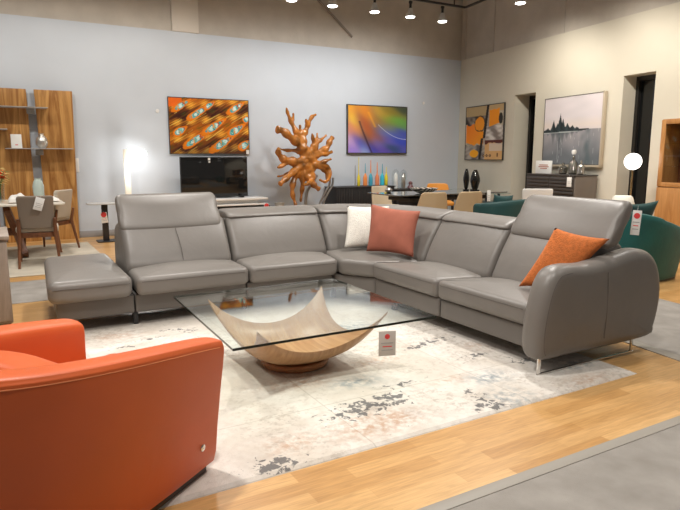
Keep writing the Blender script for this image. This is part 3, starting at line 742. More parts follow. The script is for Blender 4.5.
# bouquet
fv = thing('flower_vase', 'red and yellow flower bouquet in a glass vase on the dining table', 'vase', (.05, 9.1, tb))
MB().lathe([(.05, 0), (.06, .01), (.055, .12), (.07, .24), (.064, .24), (.05, .12), (.05, .015), (0, .015)], (0, 0, 0), 24).build('vase_body', M_cglass, fv)
M_leaf = mat('leaf green', (.06, .17, .035), .6, var=.3, vscale=20); M_fr = mat('red petals', (.85, .10, .03), .6, var=.15, vscale=30); M_fy = mat('yellow petals', (.75, .60, .22), .6)
for k in range(14):
    a = k*2.4; rr = .05+.10*((k*7) % 5)/5; h = .30+.16*((k*3) % 7)/7
    tip = Vector((rr*math.cos(a), rr*math.sin(a), h))
    MB().tube([(0, 0, .03), (tip.x*.3, tip.y*.3, .2), tuple(tip)], .003, 5).build('stem', M_leaf, fv)
    mb = MB()
    if k % 3 == 0:
        for r_ in range(3):
            for j in range(8):
                t = 2*PI*j/8+r_*.4; el = .25+.5*r_; d = Vector((math.cos(t)*math.cos(el), math.sin(t)*math.cos(el), math.sin(el)))
                p = tip+d*.022; s_ = d.cross(Vector((0, 0, 1))).normalized()*.016
                mb.add([tip, p+s_*1.5, tip+d*.075, p-s_*1.5, p+Vector((0, 0, .004))], [(0, 1, 4), (1, 2, 4), (2, 3, 4), (3, 0, 4), (0, 3, 2, 1)])
        mb.build('flower', M_fr if k % 2 == 0 else M_fr, fv)
    else:
        for j in range(9):
            t = 2.1*j; d = Vector((math.cos(t), math.sin(t), .5*math.sin(j*1.7))).normalized(); s_ = d.cross(Vector((0, 0, 1))).normalized()*.014
            p0 = tip-Vector((0, 0, .012*j))
            mb.add([p0, p0+d*.035+s_, p0+d*.075, p0+d*.035-s_, p0+d*.035+Vector((0, 0, .006))], [(0, 1, 4), (1, 2, 4), (2, 3, 4), (3, 0, 4), (0, 3, 2, 1)])
        mb.build('leaf_spray' if k % 3 == 1 else 'flower', M_leaf if k % 3 == 1 else M_fy, fv)

# ------------------------------------------------------------------ live-edge wall unit
wu = thing('wall_shelf_unit', 'live-edge wooden wall panels carrying thin grey shelves', 'shelf unit', (.2, 10.8, 0))
def slab(x0a, x1a, x0b, x1b, z1, seed):   # a: bottom, b: top
    r_ = random.Random(seed); L0 = []; R0 = []
    for k in range(13):
        t = k/12; z = .0+t*z1
        L0.append((x0a*(1-t)+x0b*t+(.014*math.sin(t*5+seed) if seed % 2 else 0), z)); R0.append((x1a*(1-t)+x1b*t+(0 if seed == 3 else .014*math.sin(t*6+seed)), z))
    out_ = L0+R0[::-1]
    return MB().form(dens(out_, .1), -.02, .02, .004, xf=lambda p: Vector((p.x, 10.86+p.z, p.y)))
part('panel', slab(.12, .60, .0, .53, 2.40, 2), M_slab, wu); part('panel', slab(.74, 1.17, .64, 1.21, 2.40, 3), M_slab, wu)
part('panel', slab(-.75, .05, -.7, -.06, 2.42, 5), M_slab, wu)
for z, x0, x1 in ((2.115, -.75, .82), (1.485, .19, 1.15), (1.775, -.6, .24)):
    part('shelf', MB().box(x0, x1, 10.58, 10.845, z-.012, z, .003), M_grey, wu)
for z, x in ((2.02, .585), (1.38, .67), (1.68, -.02)): part('shade_block', MB().box(x-.055, x+.055, 10.83, 10.90, z+.0, z+.085, .003), mat('shelf shade grey', (.30, .30, .29), .5), wu)  # grey blocks standing in for the shadow in the panel gaps under each shelf
tag(MB().lathe([(.03, 0), (.05, .005), (.082, .05), (.088, .10), (.07, .165), (.035, .20), (.03, .215), (.04, .228), (.032, .228), (.02, .2), (0, .19)], (.705, 10.70, 1.486), 28).build('vase', M_silver), 'round hammered silver vase on the shelf of the wooden wall unit', 'vase')
sc = thing('sign_card', 'white sign card propped on the shelf beside the silver vase', 'sign', (.35, 10.70, 1.486))
MB().box(-.075, .075, -.002, .002, 0, .215, .0005).build('card', M_paper, sc); MB().box(-.02, .02, -.004, -.002, .045, .056, 0).build('print_line', M_red, sc)
for ch in sc.children: ch.rotation_euler = (R(-8), 0, 0)
sc.location.y += .0

# ------------------------------------------------------------------ small black side table
stb = thing('side_table', 'small black pedestal side table with a pale grey top near the wall', 'side table', (1.50, 10.25, 0))
part('top', MB().form(rrect(1.24, 1.78, 10.06, 10.44, .10), .605, .622, .006), mat('grey stone', (.45, .44, .42), .4), stb)
part('post', MB().box(1.46, 1.55, 10.21, 10.29, .015, .60, .006), M_black, stb)
part('base', MB().form(rrect(1.36, 1.68, 10.10, 10.40, .06), .0, .018, .006), M_black, stb)
card('price_tag', (1.475, 10.19, .475), .10, .17, 'red and white price tag hung on the black side table post', R(-5), roll=R(-6), red=.42)

# ------------------------------------------------------------------ glowing floor lamp by the wall
lp = thing('floor_lamp', 'slim white arched floor lamp glowing against the wall', 'lamp', (2.02, 10.55, 0))
part('pole', MB().box(1.905, 2.005, 10.60, 10.63, .02, 1.475, .006), mat('ivory lacquer', (.78, .74, .64), .4), lp)
part('base', MB().lathe([(.14, 0), (.14, .012), (.13, .02)], (1.97, 10.60, 0), 32), M_white, lp)
ar = [(1.99, 10.615, 1.470), (2.10, 10.615, 1.480), (2.20, 10.615, 1.468), (2.265, 10.615, 1.43), (2.275, 10.615, 1.38)]
part('arched_head', MB().tube([tuple(p) for p in catmull(ar, 5)], .012, 10, flat=1.6), emit('lamp glow', (1, .97, .90), 4.), lp)

# ------------------------------------------------------------------ paintings
def grid_art(name, fn, nx, ny, to3, m, parent):
    V = []; F = []; C = []
    for j in range(ny+1):
        for i in range(nx+1):
            u, v = i/nx, j/ny; V.append(to3(u, v)); c = fn(u, v); C.append((*[max(0, min(1, k))**2.2 for k in c], 1))
    for j in range(ny):
        for i in range(nx): a = j*(nx+1)+i; F.append((a, a+nx+1, a+nx+2, a+1))
    me = bpy.data.meshes.new(name); o0 = Vector(parent_world(parent)); me.from_pydata([tuple(Vector(p)-o0) for p in V], [], F)
    ca = me.color_attributes.new('art', 'FLOAT_COLOR', 'POINT'); ca.data.foreach_set('color', np.array(C, dtype=np.float32).ravel())
    me.materials.append(m); o = bpy.data.objects.new(name, me); COL.objects.link(o); o.parent = parent; return o
def lerp(a, b, t): t = max(0, min(1, t)); return tuple(x*(1-t)+y*t for x, y in zip(a, b))
_P = rng.uniform(0, 6.28, (8, 3))
def wob(x, y, f=1.):
    return sum(math.sin(f*(k+1)*(x*math.cos(_P[k][0])+y*math.sin(_P[k][0]))*3.1+_P[k][1])/(k+1) for k in range(5))/2.2
def art_streaks(u, v):     # v from the top
    a = R(33); asp = 1.5; x, y = u*asp, v
    s = x*math.cos(a)-y*math.sin(a); t = x*math.sin(a)+y*math.cos(a)   # s along the streaks, t across
    n1 = wob(s*.7, t*5, 2.0); n2 = wob(s*1.3+3, t*9, 2.5)
    c = lerp((.25, .13, .09), (.78, .42, .10), .5+.7*n1)
    c = lerp(c, (.95, .68, .24), max(0, n2-.05)*1.5)
    c = lerp(c, (.28, .36, .10), max(0, -n2-.45)*1.6)
    g = abs(((t*7+.12*n1) % 1)-.5)
    if g > .465 and n2 > -.1 and v > .25: c = lerp(c, (.95, .85, .40), .8)
    c = lerp(c, (.22, .16, .16), max(0, (v-.80)*2.2)*max(0, .8-abs(u-.45))); c = lerp(c, (.24, .17, .16), max(0, .5-abs(u-.85))*max(0, v-.75)*4)
    if u < .16 and v < .16: c = lerp(c, (.95, .42, .12), .9)
    blobs = [(.155, .13, .24, .060), (.36, .25, .28, .070), (.13, .59, .17, .075), (.33, .73, .34, .080), (.55, .50, .32, .080), (.66, .80, .34, .085), (.84, .55, .24, .085), (.84, .14, .24, .070), (.98, .34, .10, .07), (.95, .83, .18, .08), (.50, .11, .14, .06)]
    for bx_, by_, hl, hw_ in blobs:
        dx, dy = (u-bx_)*asp, v-by_; S = dx*math.cos(a)-dy*math.sin(a); T = dx*math.sin(a)+dy*math.cos(a)
        r_ = (S/hl)**2+(T/(hw_*(1.0-.45*S/hl)))**2+.14*wob(u*6, v*8, 1.5)
        if r_ < 1.: c = lerp((.96, .62, .16), c if r_ > .85 else (.86, .42, .08), r_)
        if r_ < .42 and wob(u*9, v*9, 2) > -.45: c = lerp((.55, .80, .76), (.22, .55, .56), .5+.6*wob(u*12, v*14, 1.5))
        if r_ < .40 and S > .15*hl and wob(u*14, v*16, 2) > .15: c = (.70, .30, .12)
        if r_ < .20 and wob(u*16, v*18, 1.2) > .05: c = (.82, .92, .90)
    return c
RB = [(.05,.1,.95,.65,.15),(.1,.3,1,.86,.25),(.15,.55,.98,.6,.25),(.03,.5,.9,.55,.4),(.05,.75,.85,.7,.88),(.1,.95,.6,.5,.9),(.2,.05,.85,.55,.15),(.2,.3,.55,.3,.25),(.3,.15,.95,.55,.1),(.3,.4,.75,.3,.1),(.36,.6,.8,.38,.1),(.29,.7,.42,.3,.2),
      (.4,.45,.70,.35,.15),(.5,.66,.55,.35,.4),(.25,.82,.2,.35,.85),(.3,.99,.75,.85,.95),(.4,.92,.2,.2,.75),(.5,.8,.45,.45,.85),(.55,.15,.8,.6,.2),(.5,.33,.5,.42,.18),(.7,.1,.55,.48,.2),(.95,.05,.25,.3,.25),(.7,.3,.5,.65,.25),(.85,.3,.4,.7,.3),
      (.95,.42,.4,.65,.35),(.66,.45,.45,.58,.5),(.6,.55,.4,.5,.9),(.78,.62,.3,.4,.85),(.95,.55,.25,.3,.85),(.9,.75,.2,.3,.85),(.7,.75,.4,.4,.9),(.77,.9,.15,.32,.35),(.95,.95,.35,.35,.8),(.62,.95,.4,.3,.75),(.42,.3,.95,.6,.15),(.15,.72,.30,.28,.80),(.5,.5,.32,.42,.75),(.46,.42,.55,.45,.35)]
def art_rainbow(u, v):
    W_ = 0; c = [0, 0, 0]
    for a, b, r_, g_, b_ in RB:
        ang = 1.19-.75*max(0, min(1, (u-.35)/.3)); x_, y_ = u-a, v-b; pl_ = x_*math.cos(ang)+y_*math.sin(ang); pp_ = -x_*math.sin(ang)+y_*math.cos(ang); w_ = 1/(((pl_*.55)**2+(pp_*1.15)**2)**1.6+.0003); W_ += w_; c[0] += w_*r_; c[1] += w_*g_; c[2] += w_*b_
    c = tuple(x/W_ for x in c)
    if v > .32: d = abs(u-(.185+.33*(v-.32)**1.15)); c = lerp((.16, .10, .16), c, d/.04+.35)
    if .12 < v < .45: d = abs(u-(.33+.38*(v-.12))); c = lerp((.95, .66, .18), c, d/.05+.35)
    if u > .5: d = abs(v-(.36+.34*(1-((1-u)/.52)**2))); c = lerp((.85, .90, .95), c, d/.010)
    return c
def art_abstract(u, v):
    w = wob(u*3, v*3, 2.)*.03
    c = lerp((.62, .58, .52), (.78, .74, .66), .5+wob(u*3+v, v*3, 1.5))
    if u < .55:
        if v < .18: c = (.72, .62, .45)
        elif v < .34+w*3: c = lerp((.20, .17, .16), (.55, .50, .46), .5+wob(u*4-v*2, v*3, 1.5))
        elif v > .74+w: c = lerp((.40, .37, .35), (.70, .67, .64), .5+wob(u*3+v*2, v*3, 1.5))
    else:
        if v > .70+w: c = (.86, .68, .45)
        elif v > .64: c = (.35, .12, .10)
        elif v > .38: c = lerp((.52, .48, .46), (.88, .86, .84), .5+wob(u*3-v*2, v*5, 1.5))
        elif v < .12: c = (.78, .66, .48)
        if .76 < v and .7 > u and False: c = (.9, .7, .5)
        if u > .62 and .70 < v < .84 and u > .66: c = lerp(c, (.86, .82, .78), .8)
    O = (.98, .60, .08)
    def el(a, b, ra, rb): return ((u-a)/ra)**2+((v-b)/rb)**2 < 1+wob(u*6, v*6, 2)*.18
    if (.02 < u < .50 and .34+w < v < .72-.10*max(0, .3-u)+w and not (u > .42 and v < .42)): c = lerp((.98, .45, .12), O, v+u)
    if el(.39, .33, .13, .13): c = (.97, .60, .10)
    if el(.40, .33, .15, .15) and not el(.39, .33, .13, .13): c = (.35, .25, .15)
    if .64 < u < .90 and .08+w < v < .40-(u-.64)*.25: c = O
    if el(.25, .89, .13, .075): c = (.99, .68, .08)
    x = .60-.14*v-.05*(v > .6)
    if abs(u-x) < .032: c = (.12, .09, .08)
    if el(.93, .26, .05, .10): c = (.15, .13, .12)
    for k in range(3):
        if ((u-(.52+k*.085))/.028)**2+((v-.93)/.024)**2 < 1: c = (.15, .10, .08)
        if ((u-(.52+k*.085))/.012)**2+((v-.93)/.010)**2 < 1: c = (.8, .6, .4)
    if .86 < u < .90 and .88 < v < .95: c = (.45, .30, .18)
    return c
def art_lake(u, v):
    hz_ = .505-.02*u
    c = lerp((.80, .78, .80), (.88, .85, .87), .5+.5*wob(u*2, v*3, 1.)); c = lerp(c, (.88, .82, .76), max(0, 1-abs(v-.42)*8)*.5)
    if v > hz_:
        t = (v-hz_)/.5; c = lerp((.66, .64, .66), (.42, .44, .46), t*1.2+.25*wob(u*2, v*2.5, 1.)); c = lerp(c, (.42, .44, .47), max(0, wob(u*7, v*.8, 1.))*.5)
        if abs(wob(u*9+2, v*.5, 1.)) < .02 and u > .15: c = lerp(c, (.85, .85, .84), .5)
        if u > .6: c = lerp(c, (.33, .38, .40), .6*max(0, wob(u*4, v*1.5, 1.5))+.25*max(0, 1-abs(u-.8)*4))
    tree = 0
    for a, h, w_ in ((.18, .17, .07), (.30, .27, .07), (.35, .19, .06), (.25, .12, .07), (.43, .12, .08), (.52, .08, .08), (.60, .04, .09), (.08, .05, .12)):
        tree = max(tree, h*max(0, 1-abs(u-a)/w_)**1.3)
    tree = max(tree, .035*max(0, 1-u/.8))+.014*wob(u*20, v*10, 1.)*(u < .7)
    if hz_-tree < v < hz_+.02*(u < .7): c = lerp(c, lerp((.08, .11, .12), (.22, .28, .29), .5+.5*wob(u*15, v*15, 1)), min(1, (v-hz_+tree)/.02+.35))
    if hz_ < v < hz_+tree*1.4 and u < .65: c = lerp(c, (.18, .23, .25), .75*(1-(v-hz_)/(tree*1.4+.001)))
    if abs(v-hz_-.022) < .006 and u < .62: c = (.70, .73, .73)
    if .62 < u < .80 and abs(v-hz_) < .010: c = (.16, .18, .19)
    return c
M_art = attrmat('printed canvas', .55); M_artg = attrmat('glossy print', .25, .3)
def painting(name, label, x0, x1, z0, z1, fn, nx, ny, m, fm, right=False, depth=.035, fw_=.012):
    if right:
        o = thing(name, label, 'painting', tuple(W((x0+x1)/2, 0, z0))); fr = lambda a, b, z: W(a, b, z)
    else:
        o = thing(name, label, 'painting', ((x0+x1)/2, YB, z0)); fr = lambda a, b, z: Vector((a, YB-b, z))
    xf = lambda p: fr(p.x, p.y, p.z)
    mb = MB()
    mb.box(x0, x1, .004, depth, z0, z0+fw_, .001, xf).box(x0, x1, .004, depth, z1-fw_, z1, .001, xf).box(x0, x0+fw_, .004, depth, z0, z1, .001, xf).box(x1-fw_, x1, .004, depth, z0, z1, .001, xf).box(x0+.01, x1-.01, .004, depth-.012, z0+.01, z1-.01, 0, xf)
    part('frame', mb, fm, o)
    grid_art('canvas', fn, nx, ny, lambda u, v: fr(x0+fw_+(x1-x0-2*fw_)*u, depth-.006, z1-fw_-(z1-z0-2*fw_)*v), m, o)
    return o
M_fb = mat('dark frame', (.05, .045, .04), .4); M_fw = mat('champagne frame', (.50, .43, .33), .35)
p1 = painting('painting', 'streaked orange and teal abstract painting above the television', 2.76, 4.27, 1.40, 2.40, art_streaks, 210, 140, M_artg, M_fb)
part('sticker', MB().box(4.20, 4.26, YB-.04, YB-.036, 1.405, 1.48, 0), M_paper, p1)
painting('painting', 'rainbow-coloured abstract painting in a thin dark frame above the glass bottles', 6.42, 7.935, 1.42, 2.425, art_rainbow, 160, 110, M_artg, M_fb, depth=.05, fw_=.02)
painting('painting', 'orange and black abstract painting on the beige wall above two black vases', .33, 1.74, 1.285, 2.45, art_abstract, 140, 130, M_art, M_fb, True, .04, .014)
painting('painting', 'grey misty lake landscape painting above the dark sideboard', 2.98, 4.405, 1.215, 2.405, art_lake, 150, 130, M_art, M_fb, True, .05, .010)
# champagne side board of the landscape frame
lf = [o for o in bpy.data.objects if o.get('label', '').startswith('grey misty')][0]
part('outer_frame', MB().box(4.406, 4.44, .004, .07, 1.19, 2.415, .002, WX).box(2.96, 4.44, .004, .07, 1.18, 1.213, .002, WX), M_fw, lf)

# ------------------------------------------------------------------ television
tv = thing('tv', 'black flat television on the white stand below the streaked painting', 'television', (3.6, 10.70, .60))
part('screen', MB().box(2.87, 4.09, 10.630, 10.634, .645, 1.34, .001), mat('tv screen', (.010, .010, .010), .07), tv)
part('bezel', MB().box(2.855, 4.105, 10.634, 10.67, .632, 1.352, .004).box(2.855, 4.105, 10.622, 10.636, .632, .648, .002), M_black, tv)
part('foot', MB().box(3.2, 3.23, 10.55, 10.80, .612, .65, .004), M_black, tv); part('foot', MB().box(3.97, 4.0, 10.55, 10.80, .612, .65, .004), M_black, tv)
part('sticker', MB().box(3.36, 3.40, 10.627, 10.630, 1.29, 1.335, 0).box(3.365, 3.40, 10.627, 10.630, 1.25, 1.275, 0), M_paper, tv)
ts = thing('tv_stand', 'white floating media stand with dark open shelves below the television', 'tv stand', (3.5, 10.6, 0))
part('top', MB().box(2.75, 4.42, 10.42, 10.93, .57, .606, .004), M_white, ts)
part('body', MB().box(2.80, 4.26, 10.50, 10.92, .30, .57, .004), mat('white stand body', (.62, .62, .62), .5), ts)
part('shelf', MB().box(2.80, 4.42, 10.40, 10.92, .475, .50, .003), M_white, ts)
part('base', MB().box(2.9, 4.46, 10.43, 10.90, .0, .46, .004), M_black, ts)
card('price_tag', (4.37, 10.385, .478), .10, .10, 'small red and white price tag on the television stand', 0, red=.45, lines=1)
tag(MB().lathe([(.03, 0), (.032, .004), (.032, .01), (.028, .014)], (0, 0, 0), 20).build('thermostat', M_white), 'tiny round white sensor on the wall left of the streaked painting', 'sensor')
s_ = bpy.data.objects['thermostat']; s_.location = (2.58, YB-.002, 2.145); s_.rotation_euler = (PI/2, 0, 0)
o = tag(MB().lathe([(.03, 0), (.032, .004), (.032, .01), (.028, .014)], (0, 0, 0), 20).build('thermostat', M_white), 'tiny round white sensor high on the wall right of the rainbow painting', 'sensor')
o.location = (8.40, YB-.002, 2.53); o.rotation_euler = (PI/2, 0, 0)
rem = thing('pale_patch', 'pale upright patch on the wall beside the wooden shelf unit', 'switch', (1.35, YB, 1.15))  # thin white plate for a faint pale patch on the wall
part('plate', MB().box(1.19, 1.25, YB-.012, YB-.001, 1.10, 1.33, .003), M_white, rem)

# ------------------------------------------------------------------ root sculpture
rs = thing('root_sculpture', 'tall lacquered teak root sculpture on a curved grey metal stand', 'sculpture', (5.5, 10.35, 0))
import math as _m
Fc = 600.; Pt = math.atan(98/600.); Az = R(60.2); Hc = 1.35
_f = Vector((math.cos(Az), math.sin(Az), 0)); _r = Vector((math.sin(Az), -math.cos(Az), 0))
CF = _f*math.cos(Pt)-Vector((0, 0, 1))*math.sin(Pt); CU = _f*math.sin(Pt)+Vector((0, 0, 1))*math.cos(Pt)
def on_y(u, v, y):
    d = CF+_r*((u-340)/Fc)-CU*((v-255)/Fc); t = y/d.y; return Vector((0, 0, Hc))+d*t
def zA(*p): return [(240+a/6.8, 90+b/6.8) for a, b in p]
def zB(*p): return [(240+a/6.8, 150+b/6.8) for a, b in p]
BR = [(zA((315, 118), (325, 160), (345, 210), (375, 270), (410, 340), (435, 400), (440, 450)), .014, .06, -.05),
      (zA((362, 155), (362, 185), (350, 215)), .010, .03, .0), (zA((515, 168), (490, 182), (465, 225), (450, 270), (430, 310), (430, 370), (440, 440)), .018, .06, .05), (zA((448, 195), (455, 235)), .012, .03, .0),
      (zA((408, 235), (410, 270), (425, 300)), .014, .03, .0),
      (zA((248, 268), (290, 278), (340, 320), (390, 360), (430, 400), (445, 460)), .045, .06, -.12), (zA((628, 322), (610, 350), (590, 395), (540, 420), (490, 440), (450, 470)), .032, .06, .04),
      (zA((590, 305), (555, 335), (525, 360), (500, 420)), .012, .045, .02), (zA((490, 295), (497, 340), (500, 380), (470, 430)), .014, .05, -.04), (zA((524, 292), (522, 330), (505, 370)), .012, .035, .04),
      (zA((262, 398), (262, 430), (290, 465), (340, 482), (400, 490), (460, 480)), .030, .065, -.18), (zA((270, 402), (320, 410), (380, 412), (440, 430)), .014, .035, .05),
      (zB((255, 120), (300, 100), (350, 75), (410, 75), (460, 50)), .020, .05, -.16), (zB((272, 232), (300, 205), (345, 165), (385, 130), (430, 90)), .030, .055, -.22),
      (zB((382, 382), (370, 345), (355, 290), (360, 225), (385, 160), (420, 90)), .016, .055, -.14), (zB((412, 355), (418, 300), (425, 240), (425, 170), (440, 90)), .014, .05, .0),
      (zB((540, 268), (510, 245), (480, 210), (455, 160), (445, 90)), .030, .06, -.10), (zB((598, 215), (590, 160), (560, 125), (500, 100), (450, 70)), .022, .05, -.02),
      (zB((540, 200), (570, 215), (600, 200), (608, 130), (560, 100), (480, 70)), .016, .04, -.10), (zB((622, 60), (580, 75), (530, 90), (470, 80)), .016, .045, -.08),
      (zB((252, 180), (300, 172), (350, 145), (410, 100)), .012, .035, .02), (zB((625, 12), (590, 25), (540, 30), (470, 50)), .022, .05, .04), (zB((430, 240), (470, 225), (495, 190), (470, 120)), .02, .045, -.2)]
mb = MB()
for pts, r0, r1, dy in BR:
    n_ = len(pts); Q = []
    for k, (u, v) in enumerate(pts):
        t = k/(n_-1); Q.append(on_y(u, v, 10.35+dy*(1-t)*1.3+.02*math.sin(k*2+dy*40)))
    Q = catmull(Q, 4); rad = [1.5*(r0+(r1-r0)*k/(len(Q)-1))*(1+.22*math.sin(k*1.3+dy*50)) for k in range(len(Q))]
    mb.tube(Q, rad, 9)
for k in range(7):
    c_ = on_y(303+k % 3*3, 150+k*4.0, 10.35); mb.tube([c_-Vector((.12, .03*(k % 3-1), .02)), c_, c_+Vector((.12, .02, .02))], [.06, .12, .06], 10)
root = part('root', mb, M_root, rs)
md = root.modifiers.new('fuse', 'REMESH'); md.mode = 'VOXEL'; md.voxel_size = .014; md.use_smooth_shade = True
ms = root.modifiers.new('soft', 'SMOOTH'); ms.iterations = 3; ms.factor = .5
M_bar = mat('brushed steel', (.36, .35, .34), .35, .8)
for dx in (0, .07):
    b_ = [on_y(452, 0, 10.3)]
    Q = [Vector((5.37+dx, 10.35, .02)), Vector((5.43+dx, 10.35, .35)), Vector((5.56+dx, 10.35, .62)), Vector((5.68+dx, 10.35, .80)), Vector((5.70+dx, 10.35, .95))]
    part('curved_bar', MB().tube([tuple(p) for p in catmull(Q, 5)], .022, 8), M_bar, rs)
Q = [Vector((5.33, 10.40, .02)), Vector((5.20, 10.40, .4)), Vector((5.22, 10.40, .68)), Vector((5.34, 10.40, .85)), Vector((5.44, 10.40, 1.0))]
part('curved_bar', MB().tube([tuple(p) for p in catmull(Q, 5)], .03, 8), M_bar, rs)
part('stand_base', MB().lathe([(.25, 0), (.25, .02), (.24, .028)], (5.40, 10.38, 0), 36), M_bar, rs)
tag(MB().lathe([(.08, 0), (.09, .01), (.09, .10), (.085, .11), (.095, .115), (.095, .13), (0, .135)], (4.74, 10.62, .35), 28).build('jar', mat('stone jar', (.55, .53, .49), .5)), 'small stone jar with a lid on the black stool beside the root sculpture', 'jar')
sl = thing('stool', 'low black stool carrying the stone jar behind the sofa', 'stool', (4.74, 10.62, 0))
part('seat', MB().form(rrect(4.58, 4.90, 10.47, 10.77, .03), .325, .35, .006), M_black, sl)
for x in (4.60, 4.88):
    for y in (10.49, 10.75): part('leg', MB().box(x-.012, x+.012, y-.012, y+.012, 0, .326, .002), M_black, sl)

# ------------------------------------------------------------------ black credenza with glass bottles
cr = thing('credenza', 'long black ribbed credenza below the rainbow painting', 'cabinet', (6.5, 10.65, 0))
part('top', MB().box(5.88, 7.30, 10.40, 10.92, .735, .755, .003), M_dark, cr)
mb = MB().box(5.89, 7.29, 10.43, 10.91, .10, .735, .003); part('body', mb, M_dark, cr)
for k in range(3):
    mb = MB(); x0 = 5.90+k*.465
    for j in range(12): mb.box(x0+j*.038, x0+j*.038+.026, 10.41, 10.435, .11, .73, .005)
    part('ribbed_door', mb, mat('ribbed black', (.028, .027, .028), .45), cr)
for x in (5.95, 7.23):
    for y in (10.48, 10.86): part('leg', MB().box(x-.02, x+.02, y-.02, y+.02, 0, .10, .003), M_black, cr)
BC = {'y': (.85, .70, .05), 'o': (.85, .28, .08), 'b': (.06, .36, .50), 'c': (.05, .52, .70), 'r': (.75, .25, .12)}
names = {'y': 'yellow', 'o': 'orange', 'b': 'blue', 'c': 'turquoise', 'r': 'rust'}
bt = [('y', 6.55, 1.34, .032, 'slender yellow glass bottle, first beside the clear stick vase'), ('o', 6.71, 1.22, .045, 'orange glass bottle with yellow neck on the black credenza'), ('b', 6.845, 1.29, .045, 'deep blue glass bottle on the black credenza'),
      ('r', 7.005, 1.24, .045, 'rust-orange glass bottle with pale neck on the black credenza'), ('c', 7.135, 1.21, .045, 'turquoise glass bottle beside the last yellow one'), ('y', 7.235, 1.14, .038, 'short yellow glass bottle, last of the coloured row')]
for k, (c_, x, zt, r_, lb) in enumerate(bt):
    o = thing('glass_bottle', lb, 'bottle', (x, 10.66, .756), 0, 'coloured glass bottles on the credenza')
    MB().lathe([(r_*.8, 0), (r_, .01), (r_, .16), (r_*.85, .20), (r_*.4, .24), (r_*.3, .26)], n=16).build('belly', mat('bottle '+names[c_], BC[c_], .12, coat=.4), o)
    MB().lathe([(r_*.3, .258), (r_*.22, (zt-.756)*.75), (.006, zt-.756)], n=10).build('neck', mat('neck '+'yobcr'[(k*2) % 5], BC['yobbo'[(k*2) % 5]], .12, coat=.4), o)
tag(MB().tube([(6.465, 10.66, .757), (6.465, 10.66, 1.18)], [.012, .006], 8).build('stick_vase', mat('smoke glass', (.25, .25, .24), .15)), 'thin dark glass stick vase at the end of the bottle row', 'vase')
# second dark cabinet and glass domes
c2_ = thing('low_cabinet', 'low black cabinet carrying two glass domes beside the credenza', 'cabinet', (7.6, 10.65, 0))
part('body', MB().box(7.34, 8.02, 10.40, 10.90, .05, .66, .004), M_dark, c2_); part('top', MB().box(7.33, 8.03, 10.39, 10.91, .66, .675, .003), M_dark, c2_)
part('plinth', MB().box(7.38, 7.98, 10.44, 10.88, 0, .05, .002), M_dark, c2_)
for x, h, lb, m_ in ((7.44, .42, 'tall glass dome over a white ornament on the low black cabinet', M_white), (7.64, .41, 'glass dome with silver ornament beside the white-filled dome', M_silver)):
    o = thing('glass_dome', lb, 'dome', (x, 10.6, .676))
    pr_ = [(.085, .01), (.088, .25), (.085, h-.09), (.065, h-.04), (.03, h-.01), (.001, h)]
    MB().lathe(pr_, n=24).build('glass', M_cglass, o); MB().lathe([(.095, 0), (.095, .01)], n=24).build('base', M_chrome, o)
    MB().lathe([(.035, .012), (.045, .05), (.05, .18), (.04, .30), (.015, h-.08), (.002, h-.07)], n=16).build('ornament', m_, o)
tag(MB().lathe([(.05, 0), (.07, .02), (.06, .05), (.04, .08), (.035, .10), (.05, .12), (.03, .15), (0, .16)], (7.76, 10.50, .676), 20).build('figurine', mat('plum ceramic', (.14, .06, .07), .4)), 'dark plum figurine beside the glass domes', 'figurine')

# ------------------------------------------------------------------ glass dining table with tan chairs
gt = thing('dining_table', 'dark glass-topped dining table surrounded by tan chairs behind the sofa', 'table', (6.5, 8.1, 0))
part('glass_top', MB().form(rrect(5.42, 7.75, 7.62, 8.58, .06), .742, .758, .006), mat('smoked glass top', (.05, .055, .055), .05, coat=1.), gt)
part('apron', MB().box(5.75, 7.45, 7.80, 8.40, .64, .70, .004), M_dark, gt)
for x in (5.95, 7.25):
    part('pedestal', MB().box(x-.06, x+.06, 7.9, 8.3, .02, .742, .006), M_dark, gt)
part('base', MB().box(5.85, 7.35, 7.85, 8.35, .0, .02, .004), M_dark, gt)
def tan_chair(loc, rz, m, label, group='chairs round the glass dining table'):
    o = thing('dining_chair', label, 'chair', loc, rz, group)
    MB().form(rrect(-.24, .24, -.22, .25, .06), .40, .48, .03, .015).build('seat', m, o)
    def bx_(p): return Vector((p.x, -.24-(p.y-.45)*.12+p.z+.28*(p.x/.26)**2*.30, p.y))
    MB().form(rpoly([(-.27, .44), (.27, .44), (.25, .62), (.205, .82), (-.205, .82), (-.25, .62)], .05), -.03, .02, .018, .008, xf=bx_).build('backrest', m, o)
    for s_ in (-1, 1):
        for y in (-.2, .2): MB().tube([(s_*.19, y, .41), (s_*.23, y*1.15, 0)], [.018, .012], 8).build('leg', M_black, o)
    return o
t1 = tan_chair((5.87, 7.50, 0), R(-12), M_tan, 'tan leather dining chair in front of the glass table, nearer the terracotta pillow')
t2 = copy_tree(t1, (6.47, 7.38, 0), R(-6), 'tan leather dining chair with a white tag beside the teal loveseat')
t3 = copy_tree(t1, (6.25, 9.10, 0), R(-165), 'cream dining chair behind the glass table near the credenza')
t4 = copy_tree(t1, (6.88, 9.02, 0), R(-178), 'cream dining chair behind the middle of the glass table')
t4.scale = (1, 1, .82)
M_pale = mat('cream leather', (.62, .52, .38), .5)
for t_ in (t3, t4):
    for ch in t_.children:
        if ch.name.startswith(('backrest', 'seat')): ch.data = ch.data.copy(); ch.data.materials[0] = M_pale
t5 = copy_tree(t1, (7.72, 9.45, 0), R(155), 'ochre leather dining chair behind the glass table')
for ch in t5.children:
    if ch.name.startswith(('backrest', 'seat')): ch.data = ch.data.copy(); ch.data.materials[0] = M_ochre
card('price_tag', (6.66, 6.97, .84), .07, .17, 'white price tag on the tan chair beside the teal loveseat', 0, red=0, lines=2)
